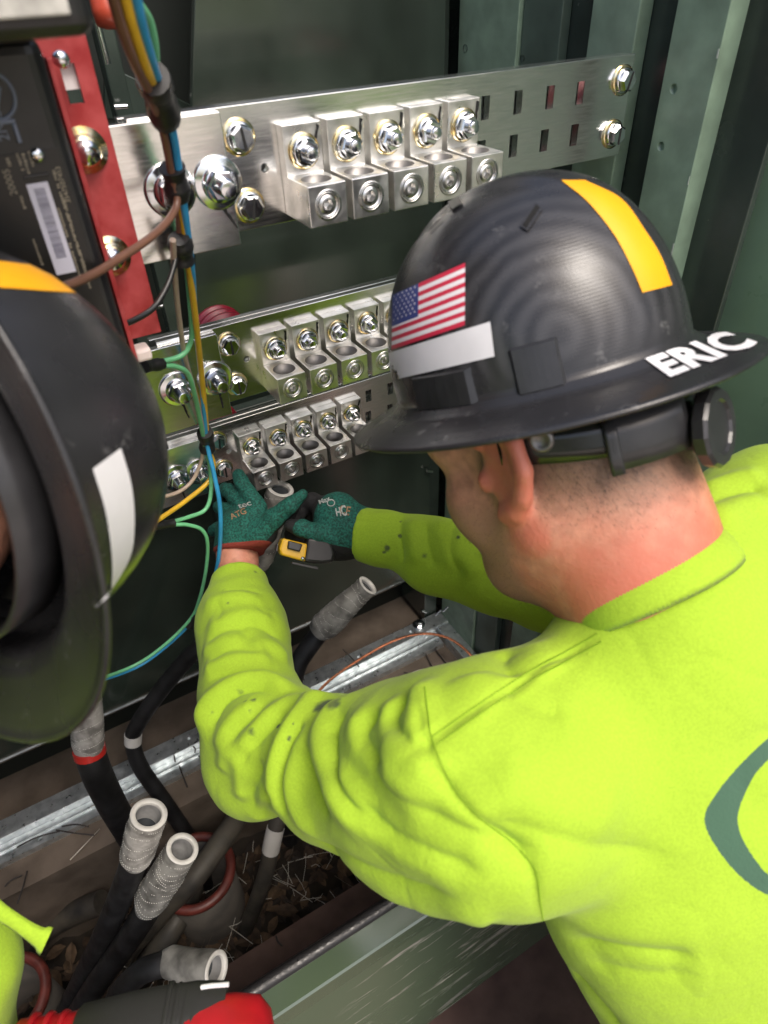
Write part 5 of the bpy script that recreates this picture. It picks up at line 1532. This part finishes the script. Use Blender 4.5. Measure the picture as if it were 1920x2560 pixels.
def shirt1():
    lo = np.minimum.reduce([V3(LSH), V3(LEL), V3(LWR), V3(RSH), V3(REL), V3(RWR), MID + AXD * .62]) - .16
    hi = np.maximum.reduce([V3(LSH), V3(LEL), V3(LWR), V3(RSH), V3(REL), V3(RWR), MID + AXD * .62]) + .16
    V, Q = surface(shirt_sdf, lo, hi, .0037)
    V = relax(V, Q, 4)
    N = normals(V, Q); bv = bvh_of(V, Q)
    d = folds(V, N, bv, FOLDS)
    d += .0010 * noise3(V, 55, 3) + .0008 * noise3(V, 120, 4)
    # thin dry creases: narrow valleys along the zero lines of a warped noise, strongest where the cloth is slack
    for f_, sd, am in ((34, 21, .0016), (58, 22, .0011), (90, 23, .0006)):
        W = V + .010 * np.stack([noise3(V, 45, sd + 40 + k) for k in range(3)], 1)
        w = noise3(W, f_, sd); g = np.clip(noise3(V, 22, sd + 9) * .8 + .15, 0, 1)
        d -= am * g * np.exp(-(w / .11) ** 2)
    V2 = V + N * d[:, None]
    V2 = relax(V2, Q, 1, .25)
    me = mesh_np('shirt', V2, Q)
    # print on the back: a curved band, given as signed distance so that its edge is crisp
    bv2 = bvh_of(V2, Q)
    outer = [(1990, 1790), (1915, 1850), (1850, 1912), (1800, 1972), (1771, 2015), (1762, 2040), (1764, 2065), (1785, 2110), (1830, 2170), (1880, 2215), (1925, 2240), (2010, 2275)]
    inner = [(2010, 1850), (1940, 1885), (1892, 1930), (1862, 1985), (1846, 2030), (1845, 2060), (1858, 2100), (1885, 2145), (1925, 2190), (2010, 2225)]
    cx = (V2 - V3(EYE)) @ _M
    uu = 960 + FPX * cx[:, 0] / np.maximum(cx[:, 2], .05); vv = 1280 - FPX * cx[:, 1] / np.maximum(cx[:, 2], .05)
    ov = np.array([(p.x, p.y) for p in dens(outer, 8)]); iv = np.array([(p.x, p.y) for p in dens(inner, 8)])
    xo = np.interp(vv, ov[:, 1], ov[:, 0]); xi = np.interp(vv, iv[:, 1], iv[:, 0])
    sd = np.minimum(uu - xo, xi - uu) / 40.0
    facing = (N * (V2 - V3(EYE))).sum(1) < 0
    pr = np.where(facing & (vv > 1800) & (vv < 2290) & (uu < 2200), np.clip(.5 + sd, 0, 1), 0)
    attr(me, 'print', pr)
    st = np.zeros(len(V2)); gr = np.zeros(len(V2))
    for (u, v, r, s) in ((812, 1762, 26, .75), (835, 1760, 20, .7), (795, 1772, 14, .7), (696, 1815, 7, 1.0), (734, 1807, 4, .9), (634, 1750, 7, .7), (612, 1753, 6, .7), (626, 1778, 6, .6), (725, 1848, 7, .8), (532, 1782, 6, .6), (512, 1776, 4, .6), (628, 1828, 12, .55),
                         (968, 1370, 8, .7), (1000, 1340, 6, .7), (1145, 1343, 6, .7), (1002, 1305, 5, .6), (960, 1380, 6, .6), (1290, 1493, 8, .6), (640, 1430, 8, .45), (560, 1475, 8, .4), (570, 1508, 6, .5), (652, 1972, 5, .5), (1817, 1393, 5, .5), (600, 1730, 14, .45), (1062, 1390, 9, .45), (1360, 1492, 7, .6)):
        h = bv2.ray_cast(EYE, ray(u, v))
        if h[0] is None: continue
        p = np.array(h[0]); dep = (p - V3(EYE)) @ _M[:, 2]; rr = r * dep / FPX
        dd = np.linalg.norm(V2 - p, axis=1) / rr
        st = np.maximum(st, s * np.exp(-.5 * (dd / .9) ** 2))
    for (u, v, r, s) in ((815, 1770, 60, .6), (640, 1840, 70, .45), (560, 1780, 60, .4), (640, 1760, 60, .4), (975, 1370, 60, .55), (1100, 1360, 80, .5), (600, 1440, 60, .4), (750, 1850, 60, .35)):
        h = bv2.ray_cast(EYE, ray(u, v))
        if h[0] is None: continue
        p = np.array(h[0]); dep = (p - V3(EYE)) @ _M[:, 2]; rr = r * dep / FPX
        gr = np.maximum(gr, s * np.exp(-.5 * (np.linalg.norm(V2 - p, axis=1) / rr) ** 2))
    attr(me, 'stain', st); attr(me, 'grime', gr)
    o = link('shirt', me, M_SHIRT, P1)
    sub = o.modifiers.new('s', 'SUBSURF'); sub.levels = 1; sub.render_levels = 1
    return o, bv2
SHIRT1, BS1 = shirt1()
def seams():
    thr = pbr('lime_thread', (.22, .36, .012), .8)
    def stitch(poly, du, dv, name='stitching'):
        pts = [p for p in onto(BS1, [(u + du, v + dv) for u, v in poly], 40) if p is not None]
        m = MB(); k = 0
        while k < len(pts) - 2:
            a, b = Vector(pts[k]), Vector(pts[k + 1])
            if (b - a).length < .02:
                o = (EYE - a).normalized() * .0006
                m.tube([a + o, b + o], .00065, 5)
            k += 2
        tag(m.build(name, thr, SHIRT1), kind='stuff')
    sh = [(1086, 1850), (1200, 1770), (1336, 1682), (1407, 1644), (1500, 1592)]
    stitch(sh, 6, 10); stitch(sh, -5, -9)
    ah = [(1052, 1720), (1060, 1790), (1072, 1857), (1120, 1965), (1185, 2043), (1270, 2110), (1327, 2176), (1340, 2250), (1348, 2305)]
    stitch(ah, 10, -3)
seams()
# ribbed collar
def collar(parent, C, ndir, r, tilt_u, w=.020, th=.0032):
    a = V3(tilt_u) - ndir * (V3(tilt_u) @ ndir); a /= np.linalg.norm(a); b = np.cross(ndir, a)
    n = 300; m = MB(); vs = []
    prof = [(.0, -w * .55), (th * 1.6, -w * .3), (th * 1.8, w * .1), (th, w * .45), (0, w * .5), (-th * .6, w * .35), (-th * .8, -w * .4)]
    for k in range(n):
        t = 2 * math.pi * k / n
        e = a * math.cos(t) + b * math.sin(t)
        rib = .0003 * (1 if k % 2 else -1)
        for (dr, dz) in prof:
            rr = r[0] * abs(math.cos(t)) ** 2 + r[1] * abs(math.sin(t)) ** 2
            vs.append(C + e * (rr + dr + rib + dz * -.25) + ndir * (dz + .004 * math.sin(2 * t)))
    q = len(prof)
    m.add(vs, [(k * q + j, ((k + 1) % n) * q + j, ((k + 1) % n) * q + (j + 1) % q, k * q + (j + 1) % q) for k in range(n) for j in range(q)], 0, True)
    o = m.build('collar', M_SHIRT, parent); fixnormals(o.data)
collar(SHIRT1, V3(F1.p(-.062, 0, -.190)), NDIR, (.0738, .0738), SHL, .026, .0013)

# ---- gloves: one skin each, palm dipped black
def glove(name, wrist, chains, palm, plane, fist, hem_r, parent, extra=None):
    def fn(P):
        d = None
        for c in palm:
            e = s_chain(P, c, .014)
            d = e if d is None else smin(d, e, .022)
        for c in chains:
            d = smin(d, s_chain(P, c, .004), .007)
        aw, bw = V3(wrist[0]), V3(wrist[1]); xw = aw - bw; xw /= np.linalg.norm(xw)
        return smax(d, (P - aw) @ xw, .003)
    allp = np.array([V3(p) for c in list(chains) + list(palm) for p, r in c])
    V, Q = surface(fn, allp.min(0) - .06, allp.max(0) + .06, .0024)
    V = relax(V, Q, 2); N = normals(V, Q)
    V = V + N * (.0004 * noise3(V, 260, 9) + .0006 * noise3(V, 110, 8))[:, None]
    me = mesh_np(name, V, Q)
    pal = np.zeros(len(V))
    for (o, n) in plane:
        n = V3(n); pal = np.maximum(pal, np.clip(.5 + ((V - V3(o)) @ n) / .012, 0, 1))
    attr(me, 'palm', pal)
    a, b = V3(wrist[0]), V3(wrist[1]); ax = a - b; ax /= np.linalg.norm(ax)
    attr(me, 'hem', np.clip(.5 + ((V - a) @ ax + .006) / .002, 0, 1))
    o = link('glove', me, M_GLOVE, parent)
    return o, bvh_of(V, Q)
def ch(*p): return [(V3(at(u, v, d)), r) for (u, v, d, r) in p]
G1, BG1 = glove('glove', (at(594, 1384, 1.028), at(598, 1310, 1.042)),
    [ch((648, 1268, 1.020, .0125), (622, 1232, 1.032, .0120), (603, 1205, 1.040, .0112), (596, 1188, 1.046, .0100)),
     ch((612, 1262, 1.035, .0125), (588, 1243, 1.050, .0120), (572, 1228, 1.066, .0112), (563, 1222, 1.08, .0100)),
     ch((588, 1285, 1.045, .0120), (562, 1276, 1.062, .0116), (548, 1268, 1.08, .0105)),
     ch((572, 1318, 1.045, .0110), (548, 1320, 1.062, .0105), (534, 1326, 1.075, .0095)),
     ch((640, 1345, 1.000, .0165), (688, 1295, .985, .0150), (728, 1262, .975, .0125), (757, 1235, .970, .0075))],
    [ch((593, 1440, 1.015, .0320), (594, 1385, 1.028, .0325), (600, 1335, 1.030, .0340)), ch((632, 1300, 1.018, .0230), (590, 1325, 1.04, .0240)), ch((660, 1330, 1.00, .020), (612, 1362, 1.02, .026))],
    [(at(690, 1322, .99), camdir(.72, -.66, .25))], 0, .03, P1)
G2, BG2 = glove('glove', (at(930, 1335, 1.0), at(850, 1315, 1.0)),
    [ch((806, 1268, 1.010, .0140), (782, 1254, 1.020, .0130), (758, 1268, 1.028, .0122), (742, 1292, 1.020, .0112), (736, 1308, 1.005, .010)),
     ch((812, 1292, 1.030, .0135), (780, 1290, 1.050, .0128), (748, 1310, 1.050, .0120), (728, 1335, 1.035, .0110)),
     ch((818, 1325, 1.035, .0130), (785, 1335, 1.055, .0125), (748, 1350, 1.050, .0118), (722, 1362, 1.035, .0108)),
     ch((828, 1355, 1.030, .0120), (800, 1368, 1.048, .0115), (768, 1378, 1.050, .0108), (745, 1385, 1.04, .0100)),
     ch((838, 1352, .985, .0165), (795, 1336, .975, .0150), (755, 1322, .972, .0130), (728, 1314, .972, .0098))],
    [ch((960, 1340, 1.0, .033), (905, 1330, 1.0, .0340), (860, 1318, 1.0, .0340)), ch((822, 1285, 1.005, .0230), (840, 1345, 1.005, .0250)), ch((850, 1270, 1.005, .022), (850, 1350, 1.00, .026))],
    [(at(800, 1348, .98), camdir(-.24, -.96, .15)), (at(800, 1275, 1.0), camdir(-.80, .30, .52))], 0, .03, P1)
M_PRINTW = pbr('white_glove_print', (.34, .37, .35), .8, var=.4, vscale=300); M_PRINTO = pbr('orange_glove_print', (.28, .17, .09), .8, var=.4, vscale=300)
decal_text('Max', BG2, ((797, 1252), (822, 1240), (830, 1252), (800, 1262)), M_PRINTW, G2, .0012, .03)
decal_text('HC', BG2, ((838, 1272), (862, 1262), (868, 1290), (842, 1292)), M_PRINTW, G2, .0012, .03)
decal_text('CE', BG2, ((850, 1262), (878, 1268), (872, 1290), (848, 1284)), M_PRINTO, G2, .0010, .02)
def ring_print(bvh, u, v, ro, ri, parent):
    m = MB(); vs = []
    for k in range(28):
        t = 2 * math.pi * k / 28
        for r in (ri, ro): vs.append(stick(bvh, u + math.cos(t) * r, v + math.sin(t) * r * .9, .0012) or Vector((0, 0, 0)))
    m.add(vs, [(2 * k, 2 * k + 1, 2 * ((k + 1) % 28) + 1, 2 * ((k + 1) % 28)) for k in range(28)], 0)
    m.build('ring_print', M_PRINTW, parent)
ring_print(BG2, 828, 1258, 10, 7.5, G2)
decal_text('ATG', BG1, ((573, 1288), (612, 1270), (618, 1284), (580, 1300)), M_PRINTO, G1, .0012, .02)
decal_text('tec', BG1, ((594, 1262), (626, 1252), (630, 1264), (598, 1274)), M_PRINTW, G1, .0012, .02)
# bare left wrist between glove and cuff
def wrist():
    def fn(P): return s_chain(P, ch((590, 1365, 1.03, .0300), (594, 1400, 1.025, .0290), (600, 1470, 1.0, .0310)), .01)
    a = np.array([V3(at(588, 1360, 1.03)), V3(at(602, 1475, 1.0))])
    V, Q = surface(fn, a.min(0) - .05, a.max(0) + .05, .004)
    V = relax(V, Q, 2); me = mesh_np('wrist', V, Q)
    attr(me, 'hair', np.full(len(V), .18)); attr(me, 'burn', np.full(len(V), .3)); attr(me, 'stubble', np.zeros(len(V)))
    link('wrist', me, M_SKIN, P1)
wrist()
# dark trousers below the hem of the shirt
def trousers():
    hip = MID + AXD * .60
    fwd = -BCK
    def pt(a, b, z): return np.array([*(hip[:2] + SHL[:2] * a + np.array([0.0, 1.0]) * b), z])
    def fn(P):
        d = s_ell(P, hip + AXD * .02, (SHL, BCK, AXD), (.185, .135, .20))
        for s in (1, -1):
            d = smin(d, s_chain(P, [(hip + SHL * s * .09 + AXD * .05, .095), (V3(at(1400, 2800, .90)) if s > 0 else pt(-.16, .10, .30), .085), (pt(s * .13, -.16, .10), .058), (pt(s * .13, -.24, .07), .05)], .04), .05)
        return d
    c = hip
    V, Q = surface(fn, c - np.array([.55, .55, .7]), c + np.array([.55, .55, .35]), .012)
    V = relax(V, Q, 2)
    V[:, 2] = np.maximum(V[:, 2], .004)
    me = mesh_np('trousers', V, Q)
    link('trousers', me, pbr('dark_trousers', (.018, .019, .022), .85, var=.2, vscale=40, bump=.4, bscale=400), P1)
trousers()
# ------------------------------------------------------------------ tape measure in the far glove
def tape_measure():
    o = at(764, 1374, .975)
    ex = (at(836, 1388, .985) - at(694, 1368, .965)).normalized()
    view = (EYE - o).normalized()
    ey = (view - ex * view.dot(ex)).normalized()                 # towards the eye
    ez = ex.cross(ey) * -1
    if ez.dot(Vector(camdir(0, 1, 0))) < 0: ez = -ez
    T = thing('tape_measure', 'yellow and black tape measure gripped under the far green glove', 'tape measure', o)
    def P(x, y, z): return o + ex * x + ey * y + ez * z
    def solid(name, outline, d0, d1, mat, parent, bevel=.003):
        m = MB(); m.prism([P(x, d0, z) for x, z in outline], ey * (d1 - d0))
        return m.build(name, mat, parent, bevel=bevel, seg=3, weld=True)
    ye = pbr('tape_yellow', (.62, .36, .01), .35); bk = M_BLACKPL
    def D(outline): return [(x / 1707 * .975 * 1.0, z / 1707 * .975 * 1.0) for x, z in outline]
    body = solid('case', D([(-64, 20), (-68, -8), (-60, -22), (0, -30), (0, 14)]), -.02, .016, ye, T)
    solid('rubber_grip', D([(-4, 30), (-4, -31), (40, -30), (70, -22), (72, 0), (60, 26), (30, 34)]), -.022, .017, bk, T, .005)
    solid('thumb_lock', D([(-50, 16), (-50, -4), (-18, -8), (-14, 12)]), .016, .022, bk, T, .002)
    solid('belt_clip', D([(-32, -40), (-30, -34), (36, -38), (36, -46)]), .002, .010, bk, T, .001)
    MB().lathe([(.0030, 0), (.0030, .0015), (0, .0022)], P(-.0045, .016, -.013), ey, 16).build('screw', M_ZINC, T)
    solid('end_hook', D([(-74, 4), (-74, -14), (-70, -14), (-70, 4)]), -.006, .008, bk, T, .0005)
tape_measure()

# ------------------------------------------------------------------ red and black power tool at the lower left
def power_tool():
    o = at(380, 2642, .60)
    ex, ez, ey = Vector(camdir(1, .02, .10)), Vector(camdir(0, .93, -.36)), None
    ez = (ez - ex * ez.dot(ex)).normalized(); ey = ez.cross(ex)
    T = thing('power_tool', 'red and black cordless crimping tool lying in the foreground', 'power tool', o)
    red = pbr('tool_red', (.36, .008, .014), .38, var=.1, vscale=60); blk = pbr('tool_rubber', (.020, .020, .020), .55, bump=.2, bscale=500)
    def P(x, y, z): return o + ex * x + ey * y + ez * z
    s = .60 / 1707
    def loft(name, secs, mat, parent, n=28, p=3.0):
        m = MB(); vs = []
        for (x, cy, cz, ry, rz) in secs:
            for k in range(n):
                t = 2 * math.pi * k / n; c, q = math.cos(t), math.sin(t)
                vs.append(P(x, cy + ry * math.copysign(abs(c) ** (2 / p), c), cz + rz * math.copysign(abs(q) ** (2 / p), q)))
        R = len(secs)
        m.add(vs, [(i * n + k, i * n + (k + 1) % n, (i + 1) * n + (k + 1) % n, (i + 1) * n + k) for i in range(R - 1) for k in range(n)], 0, True)
        m.add(vs[:n], [tuple(range(n))]); m.add(vs[-n:], [tuple(range(n))])
        ob = m.build(name, mat, parent); fixnormals(ob.data); return ob
    loft('red_housing', [(-.125, 0, -.004, .030, .024), (-.118, 0, -.002, .036, .029), (-.02, 0, 0, .040, .031), (.07, 0, .0, .041, .031), (.092, 0, -.003, .040, .029), (.102, 0, -.010, .034, .020), (.105, 0, -.016, .024, .010)], red, T)
    loft('rubber_overmould', [(-.068, 0, .003, .038, .0275), (-.064, 0, .004, .0405, .0305), (-.03, .008, .010, .0360, .0260), (.0, .016, .016, .0300, .0190), (.035, .024, .0195, .024, .0120), (.062, .028, .0215, .018, .0070)], blk, T)
    for k in range(6):
        x = .010 + k * .0075
        loft('grip_rib', [(x, .020, .0185, .0285 - k * .0014, .0165 - k * .0014), (x + .002, .020, .019, .029 - k * .0014, .0168 - k * .0014), (x + .004, .020, .0185, .0285 - k * .0014, .0165 - k * .0014)], blk, T)
    for k in range(5):
        x = -.108 + k * .013
        loft('cooling_fin', [(x, 0, 0, .0382, .0302), (x + .002, 0, 0, .0392, .0312), (x + .005, 0, 0, .0382, .0302)], red, T)
    loft('handle', [(-.10, .01, -.04, .024, .03), (-.13, .02, -.10, .02, .03), (-.15, .02, -.16, .02, .03)], blk, T)
    a = [P(x, -.01, .034 + .0) for x in (.052, .07, .084)]
    MB().tube([at(503, 2468, .62), at(530, 2464, .62), at(572, 2461, .62)], .0022, 8).build('white_edge', M_WSTICK, T)
power_tool()

# ------------------------------------------------------------------ the second worker, bending in from the left
F2 = Frame(at(-202.4, 1158.3, .3839), camdir(.4422, .37896, .81293), camdir(.42888, -.88536, .17943))
HAT2, SH2 = hard_hat('black full-brim hard hat tipped sideways with white and orange stickers', F2)
B2 = bvh_obj(SH2)
sticker('white_sticker', B2, lambda s, t: (dens([(230, 1172), (262, 1280), (278, 1400), (272, 1480), (240, 1518)], 8)[int(round(t * 32))]).lerp(dens([(300, 1120), (326, 1210), (334, 1310), (320, 1400), (250, 1512)], 8)[int(round(t * 32))], s), M_WSTICK, HAT2, 8, 32)
sticker('orange_sticker', B2, ((-120, 640), (110, 668), (205, 735), (-120, 712)), M_YSTICK, HAT2, 20, 6)
suspension(F2, HAT2)
for th, dth in ((math.radians(20), .2), (math.radians(-160), .2)):
    boss(F2, HAT2, th, dth, -.003, .024, .0030)
def straps2():
    web = pbr('crown_strap', (.02, .019, .017), .7)
    for k in range(3):
        a = math.radians(60 * k + 20); pts = []
        for t in np.linspace(-1, 1, 17):
            pts.append(F2.p(.098 * t * math.cos(a), .090 * t * math.sin(a), .020 + .075 * (1 - t * t)))
        m = MB(); w = Vector(F2.f * -math.sin(a) + F2.l * math.cos(a)) * .010
        m.add([p + w * sg for p in pts for sg in (-1, 1)], [(2 * i, 2 * i + 1, 2 * i + 3, 2 * i + 2) for i in range(16)], 0, True)
        o = m.build('crown_strap', web, HAT2); so = o.modifiers.new('t', 'SOLIDIFY'); so.thickness = .002
    ring = [F2.p(.104 * math.cos(t), .094 * math.sin(t), -.006) for t in np.linspace(0, 2 * math.pi, 60)]
    m = MB(); m.add([p + Vector(F2.u) * sg * .014 for p in ring for sg in (-1, 1)], [(2 * i, 2 * i + 1, 2 * i + 3, 2 * i + 2) for i in range(59)], 0, True)
    o = m.build('head_band', M_HAT_PART, HAT2); so = o.modifiers.new('t', 'SOLIDIFY'); so.thickness = .003
straps2()
P2 = thing('person', 'person in lime shirt bending in under the tipped black hard hat', 'person', (-.55, .1, 0))
def worker2():
    FH = Frame(F2.p(0, 0, -.050), F2.u, F2.f)
    nb = V3(F2.p(-.05, 0, -.26))
    neck = [(V3(F2.p(-.03, 0, -.10)), .064), (V3(F2.p(-.042, 0, -.18)), .062), (nb, .072)]
    fn = head_sdf(FH, neck)
    V, Q = surface(fn, np.minimum(FH.o - .19, nb - .12), np.maximum(FH.o + .17, nb + .12), .0045)
    V = relax(V, Q, 2); me = mesh_np('body', V, Q)
    R = (V - FH.o) @ np.array([FH.f, FH.l, FH.u]).T
    attr(me, 'hair', smooth01((R[:, 2] + .06) / .05) * smooth01((.062 - R[:, 0]) / .03)); attr(me, 'burn', np.zeros(len(V))); attr(me, 'stubble', smooth01((-.055 - R[:, 2]) / .03) * .8)
    link('body', me, M_SKIN, P2)
    sh = nb + V3(camdir(-.35, -.10, -.1)) * .05
    hip = np.array([nb[0] - .42, nb[1] - .12, .62])
    ls = sh + np.array([-.02, -.16, -.06]); rs = sh + np.array([-.02, .14, -.02])
    el = V3(at(-300, 2170, .60)); wr = V3(at(-72, 2650, .64))
    def fs(P):
        d = s_chain(P, [(sh, .13), ((sh + hip) / 2, .155), (hip, .15)], .06)
        d = smin(d, s_chain(P, [(ls, .085), (sh, .09), (rs, .085)], .05), .06)
        d = smin(d, s_chain(P, [(ls, .08), (V3(at(-420, 1950, .52)), .075), (el, .064), (V3(at(-130, 2440, .61)), .052), (wr, .042)], .04), .05)
        d = smin(d, s_chain(P, [(rs, .08), (rs + np.array([.05, .12, -.22]), .065), (rs + np.array([.16, .24, -.34]), .045)], .04), .05)
        d = smax(d, -s_caps(P, nb + V3(F2.u) * .0, nb + V3(F2.u) * .15, .074, .09), .006)
        return d
    pts = np.array([sh, hip, ls, rs, el, wr, rs + np.array([.16, .24, -.34])])
    V, Q = surface(fs, pts.min(0) - .2, pts.max(0) + .2, .007)
    V = relax(V, Q, 2); N = normals(V, Q)
    V = V + N * (.0025 * noise3(V, 50, 5) + .0012 * noise3(V, 110, 6))[:, None]
    me = mesh_np('shirt', V, Q)
    for a in ('print', 'stain', 'grime'): attr(me, a, np.zeros(len(V)))
    s = link('shirt', me, M_SHIRT, P2)
    # frayed end of a lime cord swinging free of the shirt
    pts = spline([at(-70, 2215, .54), at(-15, 2268, .545), at(35, 2302, .55), at(85, 2336, .555), at(116, 2354, .56)], 6)
    m = MB(); vs = []
    for i, p in enumerate(pts):
        t = i / (len(pts) - 1)
        w = Vector(camdir(.42, .9, 0)) * (.0115 - .0045 * math.sin(t * 3.1) + (.0015 if t > .9 else 0)); th = Vector(camdir(.2, -.1, -.95)) * .003
        vs += [p + w, p + w * .5 + th, p - w * .5 + th, p - w, p - w * .5 - th, p + w * .5 - th]
    n = 6
    m.add(vs, [(i * n + k, i * n + (k + 1) % n, (i + 1) * n + (k + 1) % n, (i + 1) * n + k) for i in range(len(pts) - 1) for k in range(n)], 0, True)
    m.add(vs[-n:], [tuple(range(n))]); m.add(vs[:n], [tuple(range(n))])
    o = m.build('cord', M_SHIRT, s); fixnormals(o.data)
    # gloved hand resting on the tool
    g, _ = glove('glove', (at(-20, 2660, .635), at(50, 2740, .63)),
        [[(V3(at(120, 2660 + k * 26, .60 + .012 * k)), .011), (V3(at(165, 2650 + k * 30, .60 + .012 * k)), .0105), (V3(at(185, 2680 + k * 30, .625 + .01 * k)), .0095)] for k in range(4)] +
        [[(V3(at(60, 2700, .61)), .013), (V3(at(120, 2650, .59)), .0115), (V3(at(160, 2640, .59)), .0095)]],
        [[(V3(wr), .032), (V3(at(60, 2730, .63)), .032)], [(V3(at(110, 2680, .61)), .016), (V3(at(110, 2760, .64)), .018)]], [(at(60, 2650, .66), camdir(0, -.5, .8))], 0, .03, P2)
    def ft(P):
        d = s_chain(P, [(hip, .15), (hip + np.array([0, -.02, -.12]), .14)], .05)
        for s_ in (-.1, .1):
            d = smin(d, s_chain(P, [(hip + np.array([0, s_, -.1]), .095), (np.array([hip[0] + .04, hip[1] + s_ * 1.2, .34]), .07), (np.array([hip[0] - .02, hip[1] + s_ * 1.2, .06]), .055), (np.array([hip[0] + .12, hip[1] + s_ * 1.2, .05]), .045)], .03), .05)
        return d
    V, Q = surface(ft, hip - np.array([.35, .4, .75]), hip + np.array([.4, .4, .3]), .014)
    V = relax(V, Q, 2); V[:, 2] = np.maximum(V[:, 2], .004)
    link('trousers', mesh_np('trousers', V, Q), MATS['dark_trousers'], P2)
worker2()
